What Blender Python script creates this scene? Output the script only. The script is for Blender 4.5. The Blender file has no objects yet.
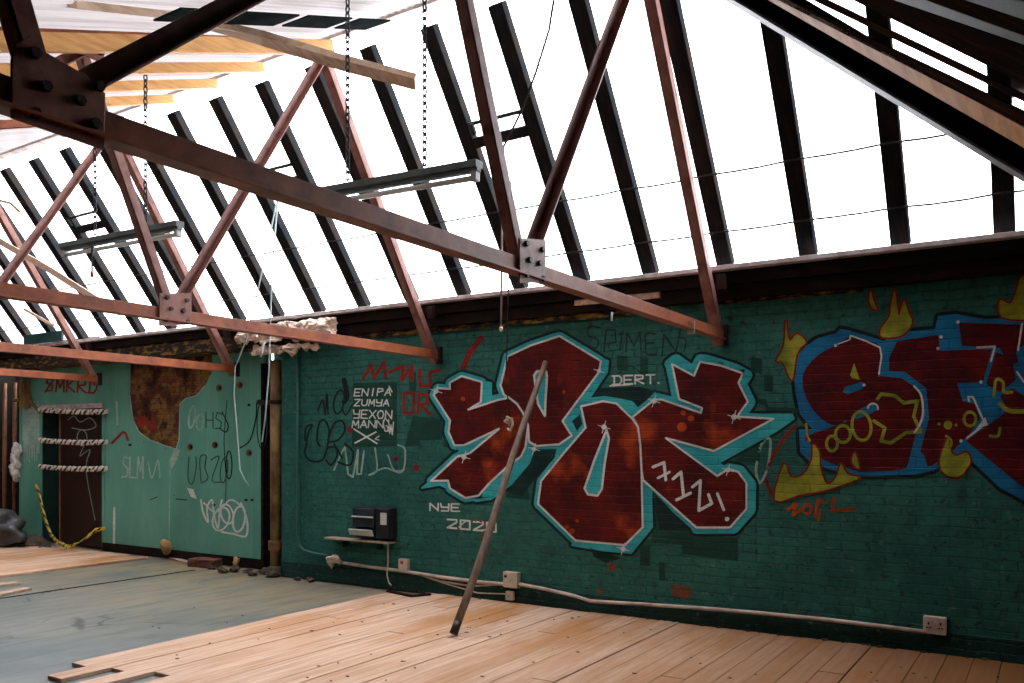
import bpy, bmesh, math, random
from mathutils import Vector, Matrix
from mathutils.geometry import tessellate_polygon
random.seed(7)
C = bpy.context.scene.collection
SC = bpy.context.scene
V = Vector

# ---------------------------------------------------------------- camera model (metres; brick wall is the plane y = 7.2)
F, HY, YAW, EYE = 850.0, 443.0, math.radians(32.7), 1.6
def ray(px, py):
    u = (px-512)/F; v = (HY-py)/F
    return V((-math.sin(YAW)+math.cos(YAW)*u, math.cos(YAW)+math.sin(YAW)*u, v))
def onplane(px, py, n, d):
    r = ray(px, py); c = V((0, 0, EYE)); n = V(n)
    return c + r*((d-n.dot(c))/n.dot(r))
def W(px, py, Y=7.2): return onplane(px, py, (0, 1, 0), Y)
def FL(px, py, z=0.0): return onplane(px, py, (0, 0, 1), z)
def TX(px, py, X): return onplane(px, py, (1, 0, 0), X)
GS = 1.35                                     # slope of the north light
GN = V((0, GS, 1)); GD = 3.1+GS*7.1
def GZ(px, py, off=0.0): return onplane(px, py, GN, GD-off)
RS = 0.38                                     # slope of the sheeted roof
def ridge_y(): return 5.62

cam = bpy.data.cameras.new('camera'); co = bpy.data.objects.new('camera', cam); C.objects.link(co)
co.location = (0, 0, EYE); co.rotation_euler = (math.pi/2, 0, YAW)
cam.sensor_width = 36; cam.lens = F/1024*36; cam.shift_y = (HY-341.5)/1024
cam.clip_start = .02
SC.camera = co

# ---------------------------------------------------------------- materials
class NT:
    def __init__(s, name):
        s.m = bpy.data.materials.new(name); s.m.use_nodes = True
        s.t = s.m.node_tree; s.b = s.t.nodes['Principled BSDF']; s.out = s.t.nodes['Material Output']
        s.co = None
    def n(s, typ, **kw):
        x = s.t.nodes.new(typ)
        for k, v in kw.items():
            if hasattr(x, k): setattr(x, k, v)
            else: x.inputs[k].default_value = v
        return x
    def l(s, a, b): s.t.links.new(a, b)
    def coord(s):
        if not s.co: s.co = s.n('ShaderNodeNewGeometry').outputs['Position']
        return s.co
    def objco(s): return s.n('ShaderNodeTexCoord').outputs['Object']
    def scaled(s, src, sc):
        m = s.n('ShaderNodeMapping'); m.inputs['Scale'].default_value = sc; s.l(src, m.inputs[0]); return m.outputs[0]
    def noise(s, src, scale, detail=4, rough=.55):
        x = s.n('ShaderNodeTexNoise'); x.inputs['Scale'].default_value = scale; x.inputs['Detail'].default_value = detail
        x.inputs['Roughness'].default_value = rough; s.l(src, x.inputs['Vector']); return x.outputs['Fac']
    def ramp(s, fac, stops):
        r = s.n('ShaderNodeValToRGB'); e = r.color_ramp.elements
        while len(e) < len(stops): e.new(.5)
        for i, (p, c) in enumerate(stops):
            e[i].position = p; e[i].color = (*c, 1) if not isinstance(c, (int, float)) else (c, c, c, 1)
        s.l(fac, r.inputs[0]); return r.outputs[0]
    def mix(s, fac, a, b, blend='MIX'):
        x = s.n('ShaderNodeMix'); x.data_type = 'RGBA'; x.blend_type = blend
        for inp, v in ((x.inputs[0], fac), (x.inputs[6], a), (x.inputs[7], b)):
            if isinstance(v, (int, float)): inp.default_value = v
            elif isinstance(v, tuple): inp.default_value = (*v, 1)
            else: s.l(v, inp)
        return x.outputs[2]
    def math(s, op, a, b=0.0):
        x = s.n('ShaderNodeMath'); x.operation = op
        for inp, v in ((x.inputs[0], a), (x.inputs[1], b)):
            if isinstance(v, (int, float)): inp.default_value = v
            else: s.l(v, inp)
        return x.outputs[0]
    def bump(s, h, strength=.3, dist=.01):
        x = s.n('ShaderNodeBump'); x.inputs['Strength'].default_value = strength; x.inputs['Distance'].default_value = dist
        s.l(h, x.inputs['Height']); s.l(x.outputs[0], s.b.inputs['Normal'])
    def col(s, c):
        if isinstance(c, tuple): s.b.inputs['Base Color'].default_value = (*c, 1)
        else: s.l(c, s.b.inputs['Base Color'])
    def rough(s, r, spec=.4, metal=0):
        s.b.inputs['Roughness'].default_value = r; s.b.inputs['Specular IOR Level'].default_value = spec; s.b.inputs['Metallic'].default_value = metal

def mat(name, c, r=.6, var=.35, scale=9, c2=None, spec=.35, metal=0, bump=.15, stretch=(1, 1, 1), lo=.42, hi=.68, obj=True):
    t = NT(name); src = t.scaled(t.objco() if obj else t.coord(), stretch)
    n = t.noise(src, scale, 6, .62)
    if c2 is None: c2 = tuple(max(0, v*(1-var)) for v in c)
    t.col(t.ramp(n, [(lo, c), (hi, c2)])); t.rough(r, spec, metal)
    if bump: t.bump(t.noise(src, scale*3, 4), bump, .004)
    return t.m

def bricks(t):
    """brick courses of the wall in world metres: returns (mortar factor, position-noise source)"""
    p = t.coord(); sp = t.n('ShaderNodeSeparateXYZ'); t.l(p, sp.inputs[0])
    cb = t.n('ShaderNodeCombineXYZ'); t.l(sp.outputs[0], cb.inputs[0]); t.l(sp.outputs[2], cb.inputs[1])
    wob = t.n('ShaderNodeTexNoise'); wob.inputs['Scale'].default_value = 5; t.l(cb.outputs[0], wob.inputs['Vector'])
    ad = t.n('ShaderNodeVectorMath'); ad.operation = 'MULTIPLY_ADD'; ad.inputs[1].default_value = (.034, .028, 0)
    t.l(wob.outputs['Color'], ad.inputs[0]); t.l(cb.outputs[0], ad.inputs[2])
    b = t.n('ShaderNodeTexBrick'); t.l(ad.outputs[0], b.inputs['Vector'])
    b.offset = .5; b.inputs['Scale'].default_value = 1; b.inputs['Mortar Size'].default_value = .007
    b.inputs['Mortar Smooth'].default_value = .6; b.inputs['Brick Width'].default_value = .225; b.inputs['Row Height'].default_value = .075
    b.inputs['Color1'].default_value = (.35, .35, .35, 1); b.inputs['Color2'].default_value = (1, 1, 1, 1); b.inputs['Mortar'].default_value = (0.1, 0.1, 0.1, 1)
    return b, cb.outputs[0]

def brick_paint(name, c, c2, patches=(), wear=True, rough=.5, strength=.95, mortar_dark=.30):
    t = NT(name); b, src = bricks(t)
    big = t.noise(src, 1.1, 5, .6); fine = t.noise(src, 26, 5, .7)
    col = t.ramp(big, [(.36, c), (.66, c2)])
    col = t.mix(t.ramp(b.outputs['Color'], [(.3, .38), (1, 0)]), col, tuple(v*.62 for v in c))
    col = t.mix(t.math('MULTIPLY', b.outputs['Fac'], mortar_dark), col, tuple(v*.42 for v in c))
    if wear:
        chips = t.ramp(t.noise(src, 17, 7, .75), [(.575, 0), (.61, 1)])
        col = t.mix(t.math('MULTIPLY', chips, .8), col, (.018, .022, .02))
        mott = t.ramp(t.noise(src, 7, 6, .72), [(.45, 0), (.66, 1)]); col = t.mix(t.math('MULTIPLY', mott, .6), col, tuple(v*.38 for v in c))
        lite = t.ramp(t.noise(src, 12.5, 5, .7), [(.60, 0), (.70, 1)])
        col = t.mix(t.math('MULTIPLY', lite, .35), col, (.22, .36, .29))
    t.col(col); t.rough(rough, .16)
    h = t.math('ADD', t.math('MULTIPLY', b.outputs['Fac'], -1), t.math('MULTIPLY', fine, .55))
    t.bump(h, strength, .022)
    return t.m

def spray(name, c, c2=None, glow=None):
    t = NT(name); b, src = bricks(t)
    c2 = c2 or tuple(v*.75 for v in c)
    col = t.ramp(t.noise(src, 3.2, 4, .6), [(.38, c), (.62, c2)])
    if glow:
        g = t.ramp(t.noise(src, 2.6, 3, .55), [(.55, 0), (.72, 1)])
        col = t.mix(t.math('MULTIPLY', g, .8), col, glow)
    thin = t.ramp(t.noise(src, 60, 3, .7), [(.62, 0), (.72, 1)])
    col = t.mix(t.math('MULTIPLY', b.outputs['Fac'], .35), col, tuple(v*.5 for v in c))
    col = t.mix(t.math('MULTIPLY', thin, .2), col, (.03, .08, .06))
    t.col(col); t.rough(.5, .14)
    h = t.math('ADD', t.math('MULTIPLY', b.outputs['Fac'], -1), t.math('MULTIPLY', t.noise(src, 26, 5, .7), .5))
    t.bump(h, .7, .012)
    return t.m

M = {}
M['brick'] = brick_paint('green_painted_brick', (.042, .205, .162), (.021, .122, .102))
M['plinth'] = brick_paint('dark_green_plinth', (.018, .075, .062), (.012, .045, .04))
t = NT('green_painted_board'); p = t.coord()
sp = t.scaled(p, (1, 1, .35))
col = t.ramp(t.noise(sp, 1.6, 6, .62), [(.34, (.15, .43, .335)), (.66, (.095, .30, .23))])
chips = t.ramp(t.noise(p, 9, 7, .7), [(.665, 0), (.70, 1)]); col = t.mix(t.math('MULTIPLY', chips, .9), col, (.035, .03, .022))
rust = t.ramp(t.noise(p, 3.1, 5, .7), [(.68, 0), (.74, 1)]); col = t.mix(t.math('MULTIPLY', rust, .8), col, (.13, .06, .025))
drip = t.ramp(t.noise(t.scaled(p, (7, 1, .22)), 1.5, 4, .6), [(.63, 0), (.75, 1)]); col = t.mix(t.math('MULTIPLY', drip, .35), col, (.30, .48, .40))
t.col(col); t.rough(.5, .2); t.bump(t.noise(p, 20, 6, .7), .25, .01); M['gboard'] = t.m
M['red'] = spray('dark_red_spray', (.15, .012, .009), (.06, .008, .008), (.50, .07, .012))
M['red2'] = spray('crimson_spray', (.13, .007, .009), (.055, .006, .009), (.21, .012, .012))
M['turq'] = spray('turquoise_spray', (.055, .52, .55), (.035, .38, .43))
M['white'] = spray('white_spray', (.78, .80, .77), (.62, .66, .62))
M['palewhite'] = spray('thin_white_spray', (.42, .58, .52), (.24, .42, .35))
M['shade'] = spray('black_green_spray', (.010, .030, .027), (.014, .04, .035))
M['dgreen'] = spray('dark_green_roller', (.017, .078, .058), (.014, .055, .043))
M['black'] = spray('black_spray', (.014, .025, .022))
M['dimgreen'] = spray('faded_dark_marker', (.045, .14, .11))
M['grey'] = spray('grey_marker', (.024, .055, .048))
M['blue'] = spray('blue_spray', (.018, .22, .45), (.015, .13, .30))
M['yellow'] = spray('yellow_green_spray', (.46, .44, .05), (.14, .19, .02))
M['orange'] = spray('orange_spray', (.55, .085, .012), (.35, .04, .01))
M['tagred'] = spray('red_tag_spray', (.30, .028, .018), (.2, .02, .014))
M['brickred'] = spray('bare_brick', (.24, .10, .055), (.14, .055, .03))
t = NT('rusty_brick_hole'); b, src = bricks(t)
col = t.ramp(t.noise(src, 2.6, 6, .65), [(.38, (.025, .013, .010)), (.48, (.12, .045, .018)), (.56, (.26, .14, .045)), (.64, (.03, .016, .012))])
col = t.mix(t.math('MULTIPLY', b.outputs['Fac'], .3), col, (.02, .012, .01)); t.col(col); t.rough(.8, .2)
t.bump(t.math('ADD', t.math('MULTIPLY', b.outputs['Fac'], -1), t.noise(src, 18, 5, .7)), .9, .02); M['hole'] = t.m

def steel(name, c, c2, c3):
    t = NT(name); p = t.coord()
    col = t.ramp(t.noise(p, 7, 6, .65), [(.32, c), (.55, c2), (.74, c3)]); t.col(col)
    t.rough(.42, .3, .0); t.bump(t.noise(p, 45, 4, .7), .2, .004); return t.m
M['steel'] = steel('red_oxide_steel', (.40, .125, .05), (.27, .08, .036), (.11, .036, .022))
M['steel2'] = steel('sheen_pink_steel', (.36, .185, .15), (.27, .12, .095), (.12, .05, .04))  # pink tint carries sky sheen and haze on struts and rafters
M['gusset'] = steel('worn_gusset_steel', (.38, .18, .13), (.28, .12, .085), (.13, .055, .04))
M['bolt'] = mat('dark_bolt', (.03, .018, .015), .45, metal=.3, scale=30)
M['bar'] = mat('dark_weathered_timber', (.016, .020, .023), .8, scale=5, c2=(.042, .030, .024), stretch=(6, 1, 1), lo=.4, hi=.75, bump=.4, spec=0, obj=False)
M['plate'] = mat('black_brown_timber', (.014, .011, .010), .75, spec=.05, scale=4, c2=(.040, .020, .012), stretch=(.6, 2, 3), lo=.45, hi=.78, bump=.4, obj=False)
M['ledge'] = mat('pale_sill_paint', (.62, .56, .55), .5, scale=8, c2=(.36, .27, .24), obj=False)
M['rustband'] = mat('flaking_rust', (.018, .014, .01), .8, scale=11, c2=(.34, .20, .045), lo=.5, hi=.66, bump=.6, stretch=(.6, 1, 2), obj=False)
M['timber'] = mat('orange_lit_timber', (.68, .36, .12), .6, scale=3, c2=(.48, .22, .06), stretch=(8, 1, 8), obj=False)
M['paletimber'] = mat('pale_timber', (.78, .58, .42), .6, scale=3, c2=(.52, .33, .2), stretch=(8, 1, 8), obj=False)
M['darkboard'] = mat('dark_ceiling_board', (.016, .011, .009), .5, scale=3, c2=(.05, .022, .012), stretch=(1, 6, 1), lo=.45, hi=.8, obj=False, spec=0)
M['greysteel'] = mat('grey_lit_steel_edge', (.32, .36, .36), .45, scale=6, c2=(.2, .24, .25), obj=False)
M['lampmetal'] = mat('grey_green_lamp_metal', (.10, .13, .12), .5, scale=7, c2=(.06, .085, .08))
M['tube'] = mat('unlit_tube_glass', (.78, .82, .80), .25, var=.1, scale=3, bump=0)
M['cap'] = mat('lamp_end_cap', (.45, .47, .45), .5, scale=6)
M['chain'] = mat('chain_steel', (.05, .055, .06), .7, spec=.1, scale=30, bump=0)
M['cord'] = mat('pale_cord', (.50, .62, .60), .8, var=.2, scale=20, bump=0)
M['tancord'] = mat('tan_cord', (.36, .27, .20), .8, var=.2, scale=20, bump=0)
M['wire'] = mat('grey_wire', (.05, .05, .05), .8, spec=.05, var=.3, scale=20, bump=0)
M['conduit'] = mat('off_white_conduit', (.60, .52, .43), .5, scale=4, c2=(.32, .24, .18), lo=.45, hi=.72)
M['greenpipe'] = mat('green_painted_pipe', (.035, .14, .12), .45, scale=6)
M['boxwhite'] = mat('yellowed_white_plastic', (.66, .58, .47), .45, scale=9, c2=(.48, .39, .29), bump=0)
M['socketdark'] = mat('socket_slot', (.02, .02, .02), .5, bump=0)
M['redmark'] = mat('red_switch_mark', (.45, .04, .03), .5, var=.1, bump=0)
M['blackbox'] = mat('black_metal_case', (.014, .015, .016), .38, scale=6, c2=(.03, .03, .03))
M['glassdark'] = mat('smoked_window', (.035, .05, .05), .12, scale=3, bump=0, spec=.6)
M['paper'] = mat('off_white_paper', (.62, .66, .62), .7, var=.12, scale=8, bump=0)
M['pipe'] = mat('rusty_yellow_pipe', (.30, .20, .075), .6, scale=5, c2=(.10, .045, .02), stretch=(1, 1, .5), lo=.4, hi=.65, bump=.4)
M['rustpole'] = mat('rust_brown_pole', (.28, .12, .055), .6, scale=5, c2=(.12, .05, .025))
M['pole'] = mat('weathered_wood_pole', (.20, .135, .09), .55, scale=4, c2=(.085, .055, .04), stretch=(6, 6, 1), lo=.35, hi=.7)
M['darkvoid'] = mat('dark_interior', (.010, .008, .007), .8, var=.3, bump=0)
M['doorwood'] = mat('dark_brown_door', (.032, .014, .010), .4, scale=2.5, c2=(.018, .009, .007), stretch=(5, 5, .6))
M['reveal'] = mat('dark_teal_reveal', (.016, .06, .052), .5, scale=4)
M['insul'] = mat('torn_pale_plaster', (.86, .70, .58), .9, scale=9, c2=(.50, .30, .20), lo=.42, hi=.7, bump=.7)
M['rag'] = mat('grubby_white_cloth', (.74, .72, .70), .9, var=.25, scale=10)
M['greybag'] = mat('grey_plastic_sack', (.07, .075, .075), .35, scale=5, c2=(.06, .06, .06))
M['debris'] = mat('dark_debris', (.05, .038, .028), .9, scale=9, c2=(.12, .08, .05), bump=.6)
M['yellowblock'] = mat('yellow_stone', (.52, .32, .12), .8, scale=9, c2=(.34, .18, .07))
M['redbrick'] = mat('dull_red_brick', (.16, .06, .04), .85, scale=12, c2=(.08, .03, .025), bump=.5)
M['chipboard'] = mat('bleached_wood', (.50, .37, .27), .7, scale=4, c2=(.30, .2, .13), stretch=(3, 3, 3))
def tape(name, a, b, freq):
    t = NT(name); uv = t.n('ShaderNodeTexCoord').outputs['UV']
    w = t.n('ShaderNodeTexWave'); w.inputs['Scale'].default_value = freq; w.bands_direction = 'DIAGONAL'; t.l(uv, w.inputs[0])
    t.col(t.ramp(w.outputs['Fac'], [(.68, a), (.74, b)])); t.rough(.35, .4); return t.m
M['tapewhite'] = tape('black_white_barrier_tape', (.72, .66, .58), (.03, .02, .02), 1.0)
M['tapeyellow'] = tape('black_yellow_barrier_tape', (.62, .46, .05), (.015, .014, .012), 1.0)

# floors
t = NT('raw_timber_floorboards'); p = t.coord()
isl = t.n('ShaderNodeNewGeometry').outputs['Random Per Island']
grain = t.noise(t.scaled(p, (26, 1.1, 1)), 1.0, 7, .65)
base = t.ramp(isl, [(0, (.66, .44, .31)), (.5, (.72, .51, .38)), (1, (.58, .37, .245))])
base = t.mix(t.ramp(grain, [(.40, 0), (.68, .75)]), base, (.36, .19, .10))
st = t.ramp(t.noise(t.scaled(p, (1.5, .55, 1)), 1.25, 6, .62), [(.46, 0), (.62, 1)])
spx = t.n('ShaderNodeSeparateXYZ'); t.l(p, spx.inputs[0])
nearwall = t.n('ShaderNodeMapRange'); nearwall.inputs[1].default_value = 4.3; nearwall.inputs[2].default_value = 6.9; nearwall.inputs[3].default_value = .25; nearwall.inputs[4].default_value = 1; t.l(spx.outputs[1], nearwall.inputs[0])
base = t.mix(t.math('MULTIPLY', st, t.math('MULTIPLY', nearwall.outputs[0], .85)), base, (.42, .175, .042))
rightward = t.n('ShaderNodeMapRange'); rightward.inputs[1].default_value = -4.4; rightward.inputs[2].default_value = -.7; t.l(spx.outputs[0], rightward.inputs[0])  # boards turn darker and oranger towards the right
base = t.mix(t.math('MULTIPLY', rightward.outputs[0], .92), base, (.19, .074, .02))
spots = t.ramp(t.noise(t.scaled(p, (2, .8, 1)), 7, 5, .7), [(.70, 0), (.75, 1)]); base = t.mix(t.math('MULTIPLY', spots, .7), base, (.09, .045, .025))
t.col(base); t.rough(.6, .08); t.bump(grain, .18, .004); M['boards'] = t.m
t = NT('worn_grey_screed'); p = t.coord()
col = t.ramp(t.noise(p, .55, 6, .6), [(.38, (.085, .115, .12)), (.58, (.185, .19, .17))])
spx = t.n('ShaderNodeSeparateXYZ'); t.l(p, spx.inputs[0])
dust = t.n('ShaderNodeMapRange'); dust.inputs[1].default_value = 3.6; dust.inputs[2].default_value = 6.6; t.l(spx.outputs[1], dust.inputs[0])
dn = t.ramp(t.noise(t.scaled(p, (1, .6, 1)), 1.5, 6, .65), [(.30, 0), (.56, 1)])
col = t.mix(t.math('MULTIPLY', dust.outputs[0], dn), col, (.30, .235, .14))
streak = t.ramp(t.noise(t.scaled(p, (3.5, .55, 1)), 2.2, 7, .72), [(.46, 0), (.66, 1)]); col = t.mix(t.math('MULTIPLY', streak, .7), col, (.065, .08, .082))
vo = t.n('ShaderNodeTexVoronoi'); vo.feature = 'DISTANCE_TO_EDGE'; vo.inputs['Scale'].default_value = .75
wn = t.n('ShaderNodeTexNoise'); wn.inputs['Scale'].default_value = 3; t.l(p, wn.inputs['Vector'])
wa = t.n('ShaderNodeVectorMath'); wa.operation = 'MULTIPLY_ADD'; wa.inputs[1].default_value = (.5, .5, 0); t.l(wn.outputs['Color'], wa.inputs[0]); t.l(p, wa.inputs[2]); t.l(wa.outputs[0], vo.inputs['Vector'])
crack = t.math('MULTIPLY', t.ramp(vo.outputs['Distance'], [(.004, 1), (.012, 0)]), t.ramp(t.noise(p, .9, 2), [(.5, 0), (.58, .8)]))
col = t.mix(crack, col, (.02, .022, .022))
pl = t.ramp(t.noise(p, 3.4, 5, .7), [(.72, 0), (.76, 1)]); col = t.mix(t.math('MULTIPLY', pl, .5), col, (.36, .40, .40))
t.col(col); t.rough(.42, .3); t.bump(t.noise(p, 14, 6, .7), .2, .006); M['screed'] = t.m

# glass and sheets
t = NT('roof_glass'); tr = t.n('ShaderNodeBsdfTransparent'); tr.inputs[0].default_value = (.96, .95, .97, 1)
tl = t.n('ShaderNodeBsdfTranslucent'); tl.inputs[0].default_value = (.93, .91, .95, 1)
mx = t.n('ShaderNodeMixShader'); mx.inputs[0].default_value = .25; t.l(tr.outputs[0], mx.inputs[1]); t.l(tl.outputs[0], mx.inputs[2])
gl = t.n('ShaderNodeBsdfGlossy'); gl.inputs['Roughness'].default_value = .1
m2 = t.n('ShaderNodeMixShader'); m2.inputs[0].default_value = .04; t.l(mx.outputs[0], m2.inputs[1]); t.l(gl.outputs[0], m2.inputs[2]); t.l(m2.outputs[0], t.out.inputs[0]); M['glass'] = t.m
def sheet_mat(name, c, k):
    t = NT(name); p = t.coord()
    cc = t.ramp(t.noise(t.scaled(p, (5, .35, .35)), 1.6, 5, .6), [(.36, c), (.7, tuple(v*.62 for v in c))])
    tl = t.n('ShaderNodeBsdfTranslucent'); t.l(cc, tl.inputs[0]); t.l(cc, t.b.inputs['Base Color']); t.rough(.4, .3)
    mx = t.n('ShaderNodeMixShader'); mx.inputs[0].default_value = k; t.l(t.b.outputs[0], mx.inputs[1]); t.l(tl.outputs[0], mx.inputs[2]); t.l(mx.outputs[0], t.out.inputs[0]); return t.m
M['sheet'] = sheet_mat('translucent_roof_sheet', (.165, .145, .147), .5)
M['darksheet'] = mat('dark_roof_sheet', (.010, .014, .014), .8, spec=0, c2=(.022, .026, .026), scale=3, obj=False)
M['tealsheet'] = sheet_mat('pale_teal_sheet', (.30, .36, .355), .5)
M['darkwall'] = mat('dark_brown_wall', (.022, .018, .016), .9, spec=.05, scale=3, obj=False)

# ---------------------------------------------------------------- mesh helpers
class MB:
    def __init__(s): s.bm = bmesh.new(); s.uv = None
    def quadbox(s, o, ax, ay, az, mi=0):
        vs = [s.bm.verts.new(o+ax*i+ay*j+az*k) for i in (-.5, .5) for j in (-.5, .5) for k in (-.5, .5)]
        for f in ((0, 1, 3, 2), (4, 6, 7, 5), (0, 4, 5, 1), (2, 3, 7, 6), (0, 2, 6, 4), (1, 5, 7, 3)):
            fc = s.bm.faces.new([vs[i] for i in f]); fc.material_index = mi
    def box(s, a, b, mi=0):
        a, b = V(a), V(b); d = b-a
        s.quadbox((a+b)/2, V((d.x, 0, 0)), V((0, d.y, 0)), V((0, 0, d.z)), mi); return s
    def bar(s, p, q, w, h, up=(0, 0, 1), ox=0, oz=0, mi=0):
        """box from p to q; w across, h along `up`; ox/oz offsets of the centre"""
        p, q = V(p), V(q); d = (q-p); L = d.length; d = d/L
        u = V(up); u = (u-d*u.dot(d)).normalized(); sd = d.cross(u)
        s.quadbox((p+q)/2+sd*ox+u*oz, d*L, sd*w, u*h, mi); return s
    def angle(s, p, q, a=.07, th=.009, up=(0, 0, 1), flip=1):
        """rolled L section"""
        s.bar(p, q, th, a, up, ox=0, oz=0); s.bar(p, q, a, th, up, ox=flip*(a/2-th/2), oz=-a/2+th/2); return s
    def tube(s, pts, r, n=10, cap=True, mi=0, closed=False):
        pts = [V(p) for p in pts]; rings = []; prev = None
        m = len(pts)
        for i, p in enumerate(pts):
            if closed: d = (pts[(i+1) % m]-pts[i-1]).normalized()
            else: d = (pts[min(i+1, m-1)]-pts[max(i-1, 0)]).normalized()
            if prev is None:
                u = V((0, 0, 1)) if abs(d.z) < .9 else V((1, 0, 0))
            else: u = prev
            u = (u-d*u.dot(d)).normalized(); prev = u; v = d.cross(u)
            rr = r[i] if isinstance(r, (list, tuple)) else r
            rings.append([s.bm.verts.new(p+(u*math.cos(2*math.pi*k/n)+v*math.sin(2*math.pi*k/n))*rr) for k in range(n)])
        rng = range(m) if closed else range(m-1)
        for i in rng:
            a, b = rings[i], rings[(i+1) % m]
            for k in range(n):
                f = s.bm.faces.new((a[k], a[(k+1) % n], b[(k+1) % n], b[k])); f.material_index = mi; f.smooth = True
        if cap and not closed:
            s.bm.faces.new(rings[0][::-1]).material_index = mi; s.bm.faces.new(rings[-1]).material_index = mi
        return s
    def poly(s, pts, depth, mi=0):
        """prism: closed outline pts (3-D) pushed along `depth`"""
        pts = [V(p) for p in pts]; dp = V(depth); n = len(pts)
        a = [s.bm.verts.new(p) for p in pts]; b = [s.bm.verts.new(p+dp) for p in pts]
        tri = tessellate_polygon([pts])
        for t_ in tri:
            s.bm.faces.new([a[i] for i in t_]).material_index = mi; s.bm.faces.new([b[i] for i in t_][::-1]).material_index = mi
        for i in range(n): s.bm.faces.new((a[i], a[(i+1) % n], b[(i+1) % n], b[i])).material_index = mi
        return s
    def lump(s, c, r, seed=0, amp=.25, sub=3, mi=0):
        rnd = random.Random(seed); q = bmesh.ops.create_icosphere(s.bm, subdivisions=sub, radius=1)
        fr = [(rnd.uniform(1.5, 4.5), rnd.uniform(0, 6), V((rnd.uniform(-1, 1), rnd.uniform(-1, 1), rnd.uniform(-1, 1))).normalized()) for _ in range(9)]
        for v in q['verts']:
            k = 1+amp*sum(math.sin(f*v.co.dot(d)*1.7+ph) for f, ph, d in fr)/3
            v.co = V((v.co.x*r[0]*k, v.co.y*r[1]*k, v.co.z*r[2]*k))+V(c)
        return s
    def build(s, name, mats, parent=None, bevel=0, smooth=False, origin=None):
        bmesh.ops.recalc_face_normals(s.bm, faces=s.bm.faces)
        me = bpy.data.meshes.new(name)
        loc = V((0, 0, 0))
        if origin is not None: loc = V(origin); bmesh.ops.translate(s.bm, verts=s.bm.verts, vec=-loc)
        if smooth:
            for f in s.bm.faces: f.smooth = True
        s.bm.to_mesh(me); s.bm.free()
        for m in (mats if isinstance(mats, list) else [mats]): me.materials.append(m)
        o = bpy.data.objects.new(name, me); C.objects.link(o)
        if parent is not None:
            pw = V((0, 0, 0)); q = parent
            while q is not None: pw += V(q.location); q = q.parent
            o.parent = parent; o.location = loc-pw
        else: o.location = loc
        if bevel:
            b = o.modifiers.new('bevel', 'BEVEL'); b.width = bevel; b.segments = 2; b.limit_method = 'ANGLE'
        return o
def tag(o, label, cat, group=None, kind=None):
    o['label'] = label; o['category'] = cat
    if group: o['group'] = group
    if kind: o['kind'] = kind
    return o
def struct(o, label=None):
    o['kind'] = 'structure'
    if label: o['label'] = label
    return o
def empty(name, loc=(0, 0, 0)):
    o = bpy.data.objects.new(name, None); o.empty_display_size = .1; o.location = loc; C.objects.link(o); return o
def copy_tree(o, parent=None):
    c = o.copy(); C.objects.link(c)
    if parent is not None: c.parent = parent
    for ch in list(o.children): copy_tree(ch, c)
    return c
def catenary(p, q, sag, n=14):
    p, q = V(p), V(q)
    return [p.lerp(q, i/n)-V((0, 0, 4*sag*(i/n)*(1-i/n))) for i in range(n+1)]
# ================================================================ THE SETTING
XL, XR, YF = -15.7, .62, -2.7
WY, GY = 7.2, 7.45
struct(MB().box((XL, YF, -.30), (XR, 2.3, -.028)).build('floor', M['darkwall']), 'unseen floor near the camera, made dark to cut bounced light')  # out-of-view slab put in dark to cut bounce onto the near steel
struct(MB().box((XL, 2.3, -.30), (XR, 9.6, -.028)).build('floor', M['screed']), 'worn blue-grey screed floor, dusty brown towards the wall')

# timber floorboards, one mesh of planks (edge x = -6.05, ragged near ends), and the far-left patch
b = MB(); rnd = random.Random(3)
x = -6.05; i = 0
near = [3.48, 3.20, 3.56, 3.16, 3.66, 3.30, 3.40, 2.9]
while x < XR-.05:
    w = .178 if i else .19
    y0 = near[i] if i < len(near) else 2.42+.17*((i*5) % 4)
    y1 = 7.19 if i > 1 else 7.0
    cut = rnd.uniform(max(y0+.6, 3.6), 6.6)
    top = rnd.uniform(-.004, .003)
    x1 = min(x+w-.004, XR)
    if i in (2, 5, 7, 10, 13, 17, 21, 26, 30):
        b.box((x, y0, -.027), (x1, cut-.003, top)); b.box((x, cut+.002, -.027), (x1, y1, top+.002))
    else: b.box((x, y0, -.027), (x1, y1, top))
    x += w; i += 1
struct(b.build('floor_boards', M['boards'], bevel=.003), 'raw pinkish timber floorboards running up to the brick wall')
b = MB(); x = -10.72; i = 0
while x > XL+.1:
    b.box((x-.20, 3.4+.25*((i*7) % 3), -.027), (x-.003, 7.28-.05*(i % 2), .002+rnd.uniform(-.003, .003))); x -= .203; i += 1
struct(b.build('floor_boards', M['boards'], bevel=.003), 'patch of pale floorboards in front of the taped doorway')

# walls
wall = MB().box((-7.95, WY, -.03), (XR, WY+.35, 3.0)).build('wall_back', M['brick']); struct(wall, 'dark green painted brick wall with graffiti under the skylight')
gw = MB()
DX0, DX1, DZ = -13.80, -12.10, 2.16
gw.box((-14.50, GY, -.03), (DX0, GY+.12, 3.0)); gw.box((DX1, GY, -.03), (-8.55, GY+.12, 3.0)); gw.box((DX0, GY, DZ), (DX1, GY+.12, 3.0))
gwall = struct(gw.build('wall_back', M['gboard']), 'pale green boarded wall with a taped-off doorway')
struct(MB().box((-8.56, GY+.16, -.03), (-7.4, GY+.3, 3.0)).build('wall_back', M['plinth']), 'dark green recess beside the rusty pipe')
rec = MB().box((XL, GY+.55, -.03), (-14.4, GY+.65, 3.0)).box((-14.5, GY+.1, -.03), (-14.4, GY+.6, 3.0))
struct(rec.build('wall_back', M['darkwall']), 'dark brown recess left of the green wall')
struct(MB().box((XL-.15, YF, -.03), (XL, 9.6, 5.4)).build('wall_left', M['darkwall']))
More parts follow.
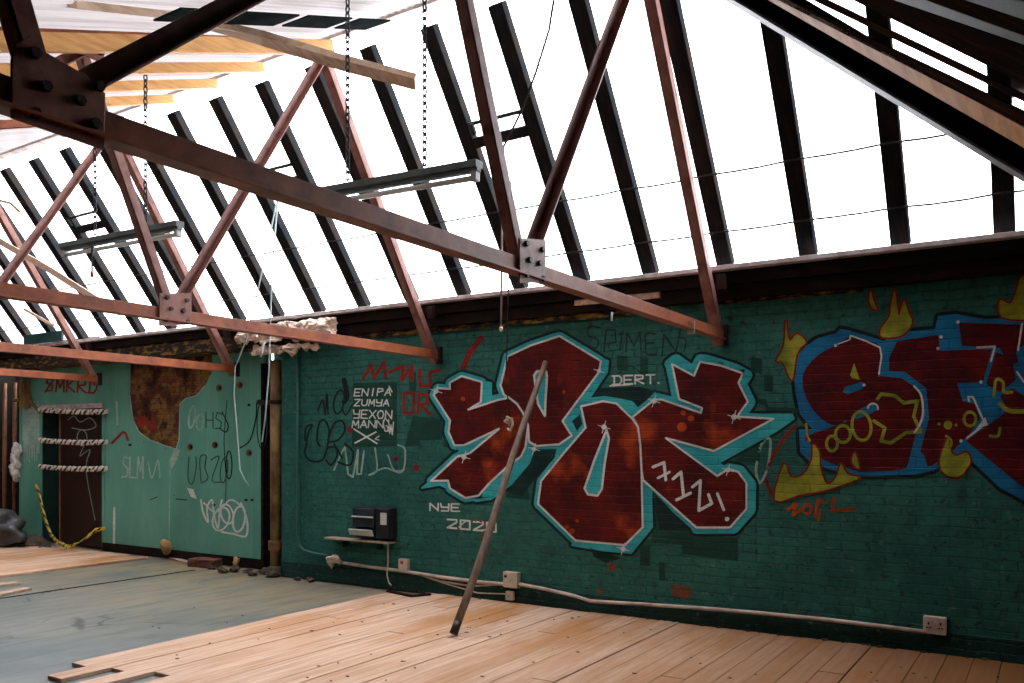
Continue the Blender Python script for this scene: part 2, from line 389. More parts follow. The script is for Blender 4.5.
struct(MB().box((XR, YF, -.03), (XR+.15, 7.6, 5.4)).build('wall_right', M['darkwall']))  # unseen end wall, set close and dark to shade the right side
struct(MB().box((XL, YF-.15, -.03), (XR, YF, 2.4)).build('wall_front', M['darkwall']))
# dark room behind the doorway
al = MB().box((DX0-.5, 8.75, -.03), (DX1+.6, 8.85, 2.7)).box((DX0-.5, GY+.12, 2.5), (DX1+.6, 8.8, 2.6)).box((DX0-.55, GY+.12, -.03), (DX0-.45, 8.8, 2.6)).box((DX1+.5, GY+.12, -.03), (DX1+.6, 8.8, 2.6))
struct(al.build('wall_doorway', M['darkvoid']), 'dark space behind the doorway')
struct(MB().box((DX0-.002, GY+.004, -.02), (DX0+.02, GY+.55, DZ)).build('trim_1', M['reveal']), 'dark teal reveal on the left of the doorway')
lint = MB().box((DX0, GY-.02, DZ-.03), (DX1, GY+.02, DZ+.045))
struct(lint.build('trim_2', M['ledge']), 'pale frame over the doorway')
struct(MB().box((DX1-.02, GY-.012, 0), (DX1+.05, GY+.03, DZ-.03)).build('trim_7', M['gboard']), 'green jamb on the right of the doorway')

# plinth and skirtings
b = MB(); 
b.box((-7.95, WY-.022, -.02), (XR, WY+.02, .165))
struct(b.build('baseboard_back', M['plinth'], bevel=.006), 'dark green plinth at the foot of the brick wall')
struct(MB().box((DX1, GY-.02, -.02), (-8.55, GY+.02, .105)).build('baseboard_left', M['plate'], bevel=.004), 'dark grimy skirting under the green wall')

# wall head: sill, timber plate, flaking strip
struct(MB().box((XL, 6.99, 3.062), (XR, 7.2, 3.102)).build('trim_3', M['ledge'], bevel=.004), 'thin pale sill along the bottom of the skylight')
pb = MB().box((XL, 7.07, 2.95), (XR, 7.6, 3.062)).box((XL, 7.11, 2.83), (XR, 7.6, 2.95))
struct(pb.build('trim_4', M['plate'], bevel=.006), 'black timber wall plate below the sill')
rb = MB(); 
rb.box((-7.95, 7.165, 2.775), (-3.3, 7.2, 2.832)); rb.box((-2.5, 7.18, 2.80), (-1.3, 7.2, 2.832)); rb.box((XL, 7.105, 2.78), (-8.0, 7.45, 2.95))
struct(rb.build('trim_5', M['rustband'], bevel=.004), 'flaking yellow rust along the underside of the wall plate')
struct(MB().box((-8.60, GY-.02, .0), (-8.545, GY+.14, 2.62)).build('trim_6', M['plate'], bevel=.004), 'rusted edge strip at the right end of the green wall')

# skylight: glazing bars and panes
win = struct(MB().box((XL, 5.60, 5.27), (XR, 5.70, 5.31)).build('window_1', M['ledge'], bevel=.005), 'long sloping skylight over the graffiti wall')
sl = V((0, -1, GS)).normalized(); nn = V((0, GS, 1)).normalized()
BX = [-.325-.6905*k for k in range(23)]+[.366]
lo = V((0, 7.10, 3.10)); hi = V((0, 5.625, 3.10+GS*1.475))
for i, bx in enumerate(BX):
    o = V((bx, 0, 0)); b = MB()
    b.bar(lo+o+nn*.045, hi+o+nn*.045, .138, .09, nn)
    b.bar(lo+o+nn*.10, hi+o+nn*.10, .05, .03, nn)
    b.build('glazing_bar', M['bar'], win, bevel=.006)
xs = sorted(BX)
edges = [XL]+xs+[XR]
for a_, c_ in zip(edges[:-1], edges[1:]):
    b = MB(); mid = V(((a_+c_)/2, 0, 0))
    b.bar(lo+mid+nn*.105, hi+mid+nn*.105, c_-a_-.03, .006, nn)
    b.build('glass_pane', M['glass'], win)
cov = MB()  # cover boards added out of view to keep light off the right wall
for (x0, x1, z0) in ((-.33, XR, 3.85), (-1.0, -.33, 4.45), (-1.7, -1.0, 4.85)):
    q0 = lo+(hi-lo)*((z0-3.1)/(GS*1.475)); m_ = V(((x0+x1)/2, 0, 0)); cov.bar(q0+m_+nn*.13, hi+m_+nn*.13, x1-x0, .02, nn)
struct(cov.build('ceiling', M['darkboard']), 'unseen boarding added over the upper right skylight to darken the wall')
# opening-light stays between two bars
for (px, py, px2, py2) in ((470, 145, 528, 138), (272, 187, 305, 181), (72, 232, 108, 226)):
    a_ = GZ(px, py); c_ = GZ(px2, py2); c_ = V((c_.x, a_.y, a_.z)); b = MB()
    b.bar(a_+nn*.03, c_+nn*.03, .09, .05, nn); b.build('casement_rail', M['bar'], win, bevel=.004)
    b = MB(); up = sl*.17; b.bar(a_+up+nn*.02, c_+up+nn*.02, .03, .03, nn); b.bar(a_+up*.75-nn*.01+V((.07, 0, 0)), a_+up*.75-nn*.01+V((.11, 0, 0)), .10, .03, nn)
    b.build('casement_stay', M['wire'], win)

# sheeted roof, lit through
def roof_pt(x, y, off): return V((x, y, 3.04+RS*y+off))
rn = V((0, -RS, 1)).normalized()
def corrugated(x0, x1, y0, y1, off, pitch=.076, amp=.012):
    b = MB(); n = max(2, int((x1-x0)/(pitch/4))); pv = None
    for i in range(n+1):
        x = x0+(x1-x0)*i/n; d = amp*math.sin(2*math.pi*x/pitch)
        v = (b.bm.verts.new(roof_pt(x, y0, off+d)), b.bm.verts.new(roof_pt(x, y1, off+d)))
        if pv: f = b.bm.faces.new((pv[0], v[0], v[1], pv[1])); f.smooth = True
        pv = v
    return b
struct(corrugated(XL, -3.1, 1.9, 5.70, .135).build('ceiling', M['sheet']), 'pale translucent corrugated roof sheeting')
db = MB().bar(roof_pt((-3.1+XR)/2, YF, .15), roof_pt((-3.1+XR)/2, 5.62, .15), XR+3.1, .02, rn).bar(roof_pt((XL-3.1)/2, YF, .15), roof_pt((XL-3.1)/2, 1.92, .15), -3.1-XL, .02, rn)  # out-of-view roof made opaque and dark so the near truss stays dim
struct(db.build('ceiling', M['darkboard']), 'unseen roof over the near and right parts, made dark to cut light')
for (x0, x1, y0, y1, off) in ():
    pass

# ================================================================ TIMBERS OF THE ROOF
def rafter(x, y0, y1, label, m='timber', w=.06, h=.085, dz=0):
    b = MB(); b.bar(roof_pt(x, y0, h/2+dz), roof_pt(x, y1, h/2+dz), w, h, rn)
    return tag(b.build('roof_rafter', M[m], bevel=.004, origin=roof_pt(x, y0, 0)), label, 'roof timber', 'timber rafters under the pale roof sheets')
rafter(-5.44, -1.0, 5.5, 'topmost orange roof rafter, beside the second truss', h=.115, dz=-.065)
rafter(-6.40, -1.0, 5.55, 'orange timber roof rafter just below the topmost one, meeting the black diagonal strut')
rafter(-7.08, -1.0, 5.55, 'orange timber roof rafter that the left lamp chain hangs beneath')
rafter(-7.78, -1.0, 5.55, 'lowest and thinnest of the orange roof rafters, right of the black gusset plate')
rafter(-12.4, 2.0, 5.55, 'short orange rafter end under the black truss chord at the left edge')
# row of dark sheets lying on the translucent roof
ys = [3.3, 3.8, 4.375, 4.92, 5.37]
nm = ['mostly hidden by the black strut', 'left of the first pale gap', 'between the two pale gaps', 'at the right-hand end of the row']
for i in range(4):
    b = MB(); b.bar(roof_pt(-4.74, ys[i]+.045, 0), roof_pt(-4.74, ys[i+1]-.045, 0), .28, .012, rn)
    tag(b.build('dark_roof_panel', M['darksheet'], origin=roof_pt(-4.74, ys[i], 0)), 'small dark panel in the row under the roof above the bent plank, '+nm[i], 'roof panel', 'dark panels under the pale roof')
b = MB(); b.bar(roof_pt(-3.9, 4.85, .085), roof_pt(-3.9, 5.45, .085), .22, .012, rn)
tag(b.build('dark_roof_panel', M['darksheet'], origin=roof_pt(-3.9, 4.85, .085)), 'dark roof panel at the top edge of the photo beside the right lamp chain', 'roof panel', 'dark panels under the pale roof')

def plank(pts, w, h, name, m, label, cat, up=(0, 0, 1), group=None):
    b = MB(); pts = [V(p) for p in pts]; prev = None; ring = []
    for i, p in enumerate(pts):
        d = (pts[min(i+1, len(pts)-1)]-pts[max(i-1, 0)]).normalized(); u = V(up); u = (u-d*u.dot(d)).normalized(); s_ = d.cross(u)
        ring.append([b.bm.verts.new(p+s_*(w/2*a)+u*(h/2*c)) for a, c in ((-1, -1), (1, -1), (1, 1), (-1, 1))])
    for r0, r1 in zip(ring[:-1], ring[1:]):
        for k in range(4): b.bm.faces.new((r0[k], r0[(k+1) % 4], r1[(k+1) % 4], r1[k]))
    b.bm.faces.new(ring[0]); b.bm.faces.new(ring[-1][::-1])
    return tag(b.build(name, M[m], bevel=.002, origin=pts[0]), label, cat, group)
plank([W(70, 2, 2.9), W(182, 17, 3.7), W(262, 38, 4.2), W(340, 62, 4.6), W(416, 82, 4.9)], .13, .05, 'loose_plank', 'paletimber', 'long bent pale plank hanging loose under the roof behind the lamp chain', 'plank', up=(.3, .5, .8))
plank([W(-6, 238, 5.2), W(50, 270, 5.45), W(99, 301, 5.7)], .03, .07, 'loose_lath', 'paletimber', 'thin brown lath hanging across the skylight at the left edge', 'plank')
plank([W(24, 309, 6.0), W(54, 326, 6.2)], .02, .035, 'loose_lath', 'paletimber', 'short pale lath just under the second truss chord at the left', 'plank')
plank([W(-4, 200, 5.0), W(10, 203, 5.1), W(20, 212, 5.15)], .02, .03, 'loose_lath', 'paletimber', 'small bent lath end at the far left, above the long brown lath', 'plank')
b = MB(); b.box((-13.4, 6.95, 3.11), (-12.35, 6.99, 3.26)); tag(b.build('dark_board', M['reveal'], bevel=.004, origin=(-13.4, 6.95, 3.11)), 'dark teal board standing on the sill behind the far left trusses', 'board')

# ================================================================ STEEL TRUSSES
TXS = [-2.43, -5.53, -8.75, -11.75]
TLAB = ['nearest steel roof truss, with a big gusset at left, its chord ending above the graffiti',
        'second steel roof truss, brown with a bolted square node plate in front of the skylight',
        'third steel roof truss from the right, its orange chord ending over the green boarded wall',
        'farthest steel roof truss, its short orange chord ending above the taped doorway']
def hexbolt(b, c, r=.016, h=.016):
    c = V(c); vs = [[b.bm.verts.new(c+V((dx, r*math.cos(k*math.pi/3), r*math.sin(k*math.pi/3)))) for k in range(6)] for dx in (0, h)]
    for k in range(6): b.bm.faces.new((vs[0][k], vs[0][(k+1) % 6], vs[1][(k+1) % 6], vs[1][k]))
    b.bm.faces.new(vs[1]); b.bm.faces.new(vs[0][::-1])
    return b
def make_truss(x):
    root = empty('steel_truss', (x, 7.15, 2.5)); st = M['steel']
    P = lambda y, z, dx=0: V((x+dx, y, z))
    n1, n2, ap, pp = (3.98, 2.60), (1.36, 2.60), (5.50, 5.06), (3.29, 4.27)
    b = MB(); b.bar(P(7.12, 2.535), P(-2.2, 2.575), .014, .095, (0, 0, 1)); b.bar(P(7.12, 2.493), P(-2.2, 2.533), .085, .012, (0, 0, 1)); b.build('bottom_chord', st, root, bevel=.002)
    b = MB(); b.angle(P(7.16, 2.46), P(5.50, 5.12), .085, .012, (0, GS, 1), 1); b.build('north_rafter', M['steel2'], root, bevel=.002)
    b = MB(); b.angle(P(5.56, 5.19), P(-2.2, 2.32), .085, .012, (0, 0, 1), 1); b.build('south_rafter', st, root, bevel=.002)
    for q, r in ((n1, ap), (n1, pp), (n2, pp), (n2, (1.10, 3.40))):
        b = MB(); b.angle(P(*q, -.055), P(*r, -.055), .07, .01, (0, .2, 1) if abs(q[0]-r[0]) > .5 else (0, 1, 0), 1); b.build('strut', M['steel2'], root, bevel=.002)
    def plate(pts, name='gusset_plate', bolts=()):
        b = MB(); b.poly([P(y, z, .014) for y, z in pts], (.012, 0, 0)); g = b.build(name, M['gusset'], root, bevel=.002)
        for (y, z) in bolts: hexbolt(MB(), P(y, z, .026)).build('bolt', M['bolt'], g) if False else None
        for (y, z) in bolts:
            bb = MB(); hexbolt(bb, P(y, z, .026)); bb.build('bolt', M['bolt'], g)
        return g
    T1 = lambda px, py: (lambda v: (v.y, v.z))(TX(px, py, -2.41))
    plate([T1(*q) for q in ((519, 283), (519, 238), (545, 240), (545, 283))], bolts=[T1(*q) for q in ((525, 244), (541, 250), (528, 260), (538, 263.5), (525, 275), (541.5, 279))])
    plate([T1(*q) for q in ((11, 118), (11, 60), (14, 46), (30, 35), (40, 50), (86, 76), (104.5, 94), (103.5, 150))], bolts=[T1(*q) for q in ((33, 54), (44, 87), (78, 101), (97, 87), (33, 114), (93, 124))])
    plate([(3.20, 4.28), (3.20, 4.21), (3.38, 4.20), (3.42, 4.33)], bolts=[(3.27, 4.24), (3.36, 4.26)])
    b = MB(); b.box((x-.035, 7.15, 2.44), (x+.035, 7.198, 2.62)); b.build('foot_shade_plate', M['bolt'], root, bevel=.004)  # dark plate standing in for the shade at the truss foot
    b = MB(); b.bar((x+.045, 7.0, 2.90), (x+.045, 6.98, 3.02), .07, .06, (0, 1, 0)); b.build('cleat', M['doorwood'], root, bevel=.004)
    return root
tr = make_truss(TXS[0]); tag(tr, TLAB[0], 'roof truss', 'steel roof trusses')
for x, lb in zip(TXS[1:], TLAB[1:]):
    c = copy_tree(tr); c.location = (x, 7.15, 2.5); tag(c, lb, 'roof truss', 'steel roof trusses')

# ================================================================ FALLEN ROOF BOARDS, upper right
ga = V((-.775, 0, .632)); gb = V((0, -1, 0)); gn = V((.632, 0, .775)); gd = gn.dot(V((-.115, 4.0, 2.68)))
def GP(px, py, off=0): return onplane(px, py, gn, gd+off)
def slat(l0, r0, l1, r1, name, m, label, cat, th=.005, off=0, group=None, grow=(.3, .6)):
    """board whose lower edge runs (l0) to (r0) and upper edge (l1) to (r1), drawn on the sloping boarding plane"""
    p = [GP(*l0, off), GP(*r0, off), GP(*r1, off), GP(*l1, off)]
    d0 = (p[1]-p[0]).normalized(); d1 = (p[2]-p[3]).normalized()
    p = [p[0]-d0*grow[0], p[1]+d0*grow[1], p[2]+d1*grow[1], p[3]-d1*grow[0]]
    b = MB(); b.poly(p, gn*th)
    o = b.build(name, M[m] if not isinstance(m, list) else m, bevel=.003, origin=p[0]); return tag(o, label, cat, group)
G_ = 'collapsed boards at the upper right'
bm_ = empty('fallen_beam', GP(880, 90)); tag(bm_, 'dark steel-edged beam sloping down to the right edge, lowest of the collapsed timbers', 'beam')
p0, p1 = GP(728, 0), GP(1024, 180); d = (p1-p0).normalized(); p0 -= d*.5; p1 += d*.5
b = MB(); b.bar(p0+gn*.075+gb*.03, p1+gn*.075+gb*.03, .03, .15, gn); b.build('web', M['darkboard'], bm_, bevel=.003)
b = MB(); b.bar(p0+gb*.04, p1+gb*.04, .10, .012, gn); b.build('flange', M['greysteel'], bm_, bevel=.002)  # flange coloured pale for light from the glazing, web dark for shade
slat((768, 0), (1024, 148), (788, 0), (1012, 121), 'fallen_board', 'timber', 'orange-brown timber board lying just above the steel-edged beam', 'board', group=G_)
slat((789, 6), (1012, 120), (789, 0), (1024, 112), 'fallen_board', 'darkboard', 'black board between the orange timber and the first white gap', 'board', group=G_)
slat((820, 4), (1024, 102), (826, 0), (1024, 95), 'fallen_batten', 'darkboard', 'thin black batten between the two white gaps', 'board', group=G_)
slat((852, 0), (1024, 84), (892, 0), (1024, 46), 'fallen_board', 'darkboard', 'widest black board, above the two white gaps at the upper right', 'board', group=G_)
slat((893, 0), (1024, 45), (925, 0), (1024, 36), 'fallen_sheet', 'tealsheet', 'pale teal sheet strip above the widest black board', 'roof sheet', th=.004, group=G_)
slat((925, 0), (1024, 36), (964, 0), (1024, 20), 'fallen_board', 'darkboard', 'dark brown board nearest the top right corner', 'board', group=G_)
slat((964, 0), (1024, 20), (1012, 0), (1024, 2), 'fallen_sheet', 'tealsheet', 'pale teal sheet strip in the very top right corner', 'roof sheet', th=.004, group=G_)
# ================================================================ TUBE LAMPS
def tube_lamp(P, Q, chains, label):
    P, Q = V(P), V(Q); d = (Q-P).normalized(); root = empty('tube_lamp', P); tag(root, label, 'lamp', 'fluorescent lamps hung on chains')
    up = V((0, 0, 1)); b = MB()
    b.bar(P, Q, .085, .05, up); b.bar(P, Q, .05, .03, up, oz=-.035); b.build('lamp_body', M['lampmetal'], root, bevel=.005)
    b = MB(); b.tube([P+d*.06-up*.085, Q-d*.06-up*.085], .019, 14); b.build('lamp_tube', M['tube'], root)
    for e, s in ((P, 1), (Q, -1)):
        b = MB(); b.bar(e+d*.01*s-up*.07, e+d*.055*s-up*.07, .05, .075, up); b.build('end_cap', M['cap'], root, bevel=.004)
    for (px, ytop, t) in chains:
        a = P.lerp(Q, t)+up*.025; z1 = ytop; b = MB(); z = a.z+.03; k = 0
        b.tube([a+V((-.03, 0, -.01)), a+V((-.03, 0, .02)), a+V((0, 0, .035)), a+V((.03, 0, .02)), a+V((.03, 0, -.01))], .004, 6)
        while z < z1:
            ax = V((1, 0, 0)) if k % 2 else V((0, 1, 0)); c0 = V((a.x, a.y, z+.028))
            b.tube([c0+ax*.016*math.cos(q)+up*.034*math.sin(q) for q in [2*math.pi*j/8 for j in range(8)]], .0062, 5, closed=True)
            z += .052; k += 1
        b.build('chain', M['chain'], root)
    return root
l1 = tube_lamp((-4.74, 4.5, 3.45), (-3.14, 4.5, 3.40), [(346, 4.80, .28), (422, 4.78, .72)], 'grey tube lamp hanging on two chains in the centre of the skylight')
l2 = tube_lamp((-7.97, 4.5, 3.47), (-6.20, 4.5, 3.44), [(147, 4.84, .73), (98, 4.8, .30)], 'smaller-looking grey tube lamp hanging at the left, behind the second truss')
def cord(pts, r, name, m, label, cat, group=None, n=6):
    return tag(MB().tube(pts, r, n).build(name, M[m], origin=pts[0]), label, cat, group)
# pull cord with toggle under the left lamp
root = empty('pull_cord', (-7.42, 4.46, 3.12)); tag(root, 'short pull cord with a red toggle below the left tube lamp', 'cord')
MB().tube([(-7.42, 4.46, 3.42), (-7.42, 4.46, 3.16)], .008, 6).build('cord', M['wire'], root)
MB().lump((-7.42, 4.46, 3.14), (.016, .016, .03), 3, .05, 2).build('toggle', M['redmark'], root, smooth=True)

# ================================================================ WIRES AND CORDS
def strung(p, label, lo_x=-15.5):
    q = GZ(*p, off=.02); pts = []
    xs_ = [v for v in sorted(BX) if v > lo_x]
    for a_, c_ in zip(xs_[:-1], xs_[1:]):
        s_ = random.uniform(.004, .014)
        pts += [V((a_, q.y, q.z)), V(((a_*2+c_)/3, q.y, q.z-s_)), V(((a_+2*c_)/3, q.y, q.z-s_))]
    pts.append(V((xs_[-1], q.y, q.z)))
    return cord(pts, .0085, 'strung_wire', 'wire', label, 'wire', 'wires strung across the skylight', n=5)
strung((820, 155), 'upper thin wire strung along the glazing bars of the skylight')
strung((820, 218), 'lower thin wire strung along the glazing bars just above the sill')
cord([W(556, -14, 5.3), W(549, 30, 5.35), W(536, 72, 5.4), W(522, 110, 5.45), W(508, 138, 5.5), W(491, 172, 5.55)], .010, 'loose_cable', 'wire', 'thin dark cable curving down from the top of the photo past the middle truss strut', 'cable')
root = empty('pull_cord', W(501, 330, 6.2)); tag(root, 'long tan pull cord with a bead, ending above the red graffiti', 'cord')
MB().tube([W(504, 148, 6.2), W(502, 230, 6.2), W(501, 328, 6.2)], .010, 6).build('cord', M['tancord'], root)
MB().lump(W(501, 329, 6.2), (.018, .018, .024), 5, .05, 2).build('bead', M['boxwhite'], root, smooth=True)
cord([W(512, 160, 6.4), W(508, 300, 6.7), W(506, 380, 6.95), W(510, 420, 7.17)], .007, 'thin_cord', 'wire', 'very thin cord running down to the pale hook on the red graffiti', 'cord')
hk = MB().tube([W(507, 417, 7.19), W(507, 417, 7.13), W(512, 419, 7.13), W(513, 425, 7.14), W(510, 431, 7.15), W(508, 428, 7.15)], .013, 8)
hk.lump(W(509, 421, 7.185), (.05, .016, .045), 4, .3, 2); tag(hk.build('wall_hook', M['boxwhite'], smooth=True, origin=W(509, 421, 7.19)), 'small pale hook on the first red graffiti letter', 'hook')
CG = 'pale cords hanging from the orange chord'
cord([W(279, 186, 6.12), W(272, 270, 6.15), W(270, 333, 6.2), W(269, 372, 6.2), W(265, 420, 6.25), W(262, 442, 6.25)], .008, 'dangling_string', 'cord', 'straight pale blue cord dropping over the orange chord beside the rusty pipe', 'cord', CG)
cord([W(280, 187, 6.14), W(258, 290, 6.2), W(246, 340, 6.2), W(235, 368, 6.3), W(234, 395, 6.3), W(237, 430, 6.3), W(240, 470, 6.3), W(246, 482, 6.3), W(249, 485, 6.35)], .007, 'dangling_string', 'cord', 'pale blue cord kinked outward and dangling loose in front of the green boarded wall', 'cord', CG)
cord([W(264, 342, 6.1), W(262, 352, 6.1), W(261, 357, 6.1)], .012, 'dangling_string', 'cord', 'short stub of cord under the orange chord left of the straight cord', 'cord', CG)
cord([W(612, 312, 6.3), W(611.5, 321, 6.3)], .010, 'cable_tie', 'cord', 'tiny white hook hanging below the truss chord above the dark tag', 'hook')
b = MB(); q = TX(694, 332, -2.38); b.box(q-V((.052, .007, .012)), q+V((.006, .007, .085))); tag(b.build('tape_band', M['boxwhite'], origin=q), 'narrow white band round the orange end of the nearest truss chord', 'tape')

# torn plaster on the sill
from mathutils import noise as mn
def torn(px0, px1, ytop, ybot, yw, th, seed, name, label):
    """ragged slab hanging at the wall head: outline in wall metres, broken into crumpled facets"""
    b = MB(); nx, nz = 46, 14; G = []
    for side in (0, 1):
        g = []
        for i in range(nx+1):
            f = i/nx; px = px0+(px1-px0)*f; zt = W(px, ytop(f), yw).z; zb = W(px, ybot(f)+7*mn.noise((f*9, seed, 1))+4*mn.noise((f*27, seed, 4)), yw).z; x = W(px, 330, yw).x
            col = []
            for k in range(nz+1):
                h = k/nz; z = zt+(zb-zt)*h
                edge = min(h, 1-h, f*3, (1-f)*3, .25)*4
                q = V((x*4.5, z*7, seed)); c = mn.noise(q)+.6*mn.noise(q*2.3)+.5*abs(mn.noise(q*4.7))
                y = yw+(th*(.25+.75*edge)*(1 if side else -1)*.5)+(.10*c if not side else .02*c)
                col.append(b.bm.verts.new((x+.03*mn.noise(q*3), y, z+.03*mn.noise(q*3+V((5, 1, 2))))))
            g.append(col)
        G.append(g)
    for s_, g in enumerate(G):
        for i in range(nx):
            for k in range(nz): b.bm.faces.new((g[i][k], g[i+1][k], g[i+1][k+1], g[i][k+1]))
    a_, c_ = G
    rim = [(i, 0) for i in range(nx)]+[(nx, k) for k in range(nz)]+[(i, nz) for i in range(nx, 0, -1)]+[(0, k) for k in range(nz, 0, -1)]
    for (i, k), (i2, k2) in zip(rim, rim[1:]+rim[:1]): b.bm.faces.new((a_[i][k], a_[i2][k2], c_[i2][k2], c_[i][k]))
    return tag(b.build(name, M['insul'], origin=W((px0+px1)/2, 335, yw)), label, 'plaster', 'torn plaster at the sill')
torn(236, 335, lambda f: 327-10*f, lambda f: 344-9*f, 6.98, .10, 3.0, 'torn_plaster', 'torn lump of pale plaster hanging at the sill above the rusty pipe')
torn(252, 318, lambda f: 346-3*f, lambda f: 356-8*f, 7.05, .06, 8.0, 'torn_plaster', 'lower dark-edged flap of torn plaster just under the orange chord')
pr = W(318, 298, 7.0)
plank([W(575, 302, 7.10), W(660, 294, 7.10)], .03, .07, 'pale_batten', 'paletimber', 'pale broken batten nailed to the wall plate behind the nearest truss chord', 'batten')

# ================================================================ ON THE BRICK WALL
# black meter case and shelf
root = empty('meter_case', W(375, 540, 7.08)); tag(root, 'black metal meter case with a white label on the green brick wall', 'meter box')
x0, x1 = W(353.5, 505, 7.09).x, W(391, 505, 7.09).x; z0, z1 = .545, .885; y1 = 7.195; y0 = 7.06
b = MB().box((x0, y0+.05, z0), (x1, y1, z1)); b.build('case', M['blackbox'], root, bevel=.01)
xm = x0+(x1-x0)*.60
b = MB().box((x0+.01, y0, z0+.12), (xm, y0+.055, z1-.012)); b.build('window', M['glassdark'], root, bevel=.006)
b = MB().box((xm+.015, y0+.01, z0+.01), (x1-.012, y0+.055, z1-.01)); c = b.build('door', M['blackbox'], root, bevel=.006)
lb = MB().box((xm+.09, y0+.003, z1-.18), (x1-.045, y0+.012, z1-.05)).build('paper_label', M['paper'], c); lb['label'] = 'white paper label'
o = MB().box((x0+.005, y0-.012, z0+.225), (xm-.01, y0+.004, z0+.242)).build('handle_strip', M['paper'], root, bevel=.003); o['label'] = 'thin pale strip'
o = MB().bar((x0-.02, y0-.02, z0+.06), (xm, y0-.02, z0+.06), .012, .075, (0, -.4, 1)).build('flap', M['paper'], root, bevel=.004); o['label'] = 'pale flap below the window'
b = MB().box((x0+.02, y0+.03, z0+.0), (xm-.02, y0+.055, z0+.11)); b.build('tray', M['blackbox'], root, bevel=.004)
sx0, sx1 = W(324, 540, 7.07).x, W(388, 540, 7.07).x
root = empty('wall_shelf', ((sx0+sx1)/2, 7.19, .5)); tag(root, 'thin pale shelf ledge under the black meter case', 'shelf')
MB().box((sx0, 7.07, .495), (sx1, 7.198, .515)).build('board', M['chipboard'], root, bevel=.003)
for xx in (sx0+.25, sx1-.2): MB().box((xx, 7.10, .42), (xx+.02, 7.198, .49)).build('bracket', M['plinth'], root)
cord([W(388, 542, 7.12), W(388, 562, 7.15), W(387, 575, 7.15), W(389, 583, 7.13), W(391, 585, 7.1)], .009, 'hanging_flex', 'conduit', 'short pale flex hanging from the shelf below the meter case', 'cable')

def trunk(pts, r, label, m='conduit', name='surface_conduit', Y=7.165):
    return cord([W(x, y, Y) for x, y in pts], r, name, m, label, 'conduit', 'pipes and cables along the foot of the wall', n=8)
trunk([(338, 562), (370, 567), (402, 571), (440, 577), (480, 582), (508, 584.5)], .019, 'off-white conduit from the pale pipe cap to the middle junction box')
trunk([(519, 584), (545, 589), (575, 596), (590, 601), (605, 602), (640, 604), (700, 608), (760, 613), (830, 620), (880, 626), (926, 632)], .017, 'long off-white conduit sagging from the middle junction box to the double socket', Y=7.15)
trunk([(413, 573), (440, 581), (470, 586), (495, 585), (508, 583)], .009, 'thin cable drooping beneath the conduit left of the leaning pole', 'conduit', 'loose_cable')
trunk([(425, 577), (450, 585), (478, 593), (505, 594)], .007, 'thinnest cable running down to the small low box', 'conduit', 'loose_cable')
trunk([(298, 352), (298, 450), (298, 535), (299, 545), (303, 550), (312, 553), (328, 556)], .017, 'green painted pipe coming down the brick wall and bending to the pale cap', 'greenpipe', Y=7.17)
def faceplate(px0, py0, px1, py1, name, label, depth=.035, marks=()):
    a_, c_ = W(px0, py1), W(px1, py0); root = empty(name, ((a_.x+c_.x)/2, 7.19, a_.z)); tag(root, label, 'socket')
    MB().box((a_.x, 7.2-depth-.022, a_.z), (c_.x, 7.198, c_.z)).build('plate', M['boxwhite'], root, bevel=.006)
    for (fx, fz, w, h, m, nm_) in marks:
        cx = a_.x+(c_.x-a_.x)*fx; cz = a_.z+(c_.z-a_.z)*fz; y = 7.2-depth-.022
        MB().box((cx-w/2, y-.006, cz-h/2), (cx+w/2, y+.004, cz+h/2)).build(nm_, M[m], root, bevel=.001)
    return root
faceplate(401.5, 559, 410.5, 570, 'switch_box', 'small pale switch with a red mark on the conduit, right of the meter case', marks=[(.42, .72, .035, .03, 'redmark', 'red_mark')])
faceplate(507, 572, 521, 586, 'junction_box', 'larger pale junction box right of the leaning pole', .055, marks=[(.2, .72, .03, .025, 'socketdark', 'entry_hole'), (.6, .5, .05, .04, 'cap', 'screw_cap')])
faceplate(508.5, 591, 516, 599, 'junction_box', 'smallest pale box, low on the plinth below the junction box', .04, marks=[(.5, .5, .03, .03, 'cap', 'screw_cap')])
sk = [(.24, .62, .012, .020, 'socketdark', 'slot'), (.17, .38, .018, .008, 'socketdark', 'slot'), (.31, .38, .018, .008, 'socketdark', 'slot'), (.76, .62, .012, .020, 'socketdark', 'slot'), (.69, .38, .018, .008, 'socketdark', 'slot'), (.83, .38, .018, .008, 'socketdark', 'slot'), (.44, .7, .014, .024, 'cap', 'switch'), (.56, .7, .014, .024, 'paper', 'switch')]
faceplate(924, 617, 947, 632, 'double_socket', 'pale double socket low on the wall at the right end of the conduit', .035, sk)
b = MB(); c0 = W(333, 559, 7.13)
b.lump(c0, (.085, .05, .055), 11, .3, 3); b.lump(c0+V((-.03, 0, -.055)), (.04, .035, .05), 12, .3, 2); b.tube([c0+V((.03, 0, .01)), c0+V((.12, 0, -.03))], .028, 10)
tag(b.build('pipe_cap', M['boxwhite'], smooth=True, origin=c0), 'lumpy white cap joining the green pipe to the conduit', 'pipe fitting')

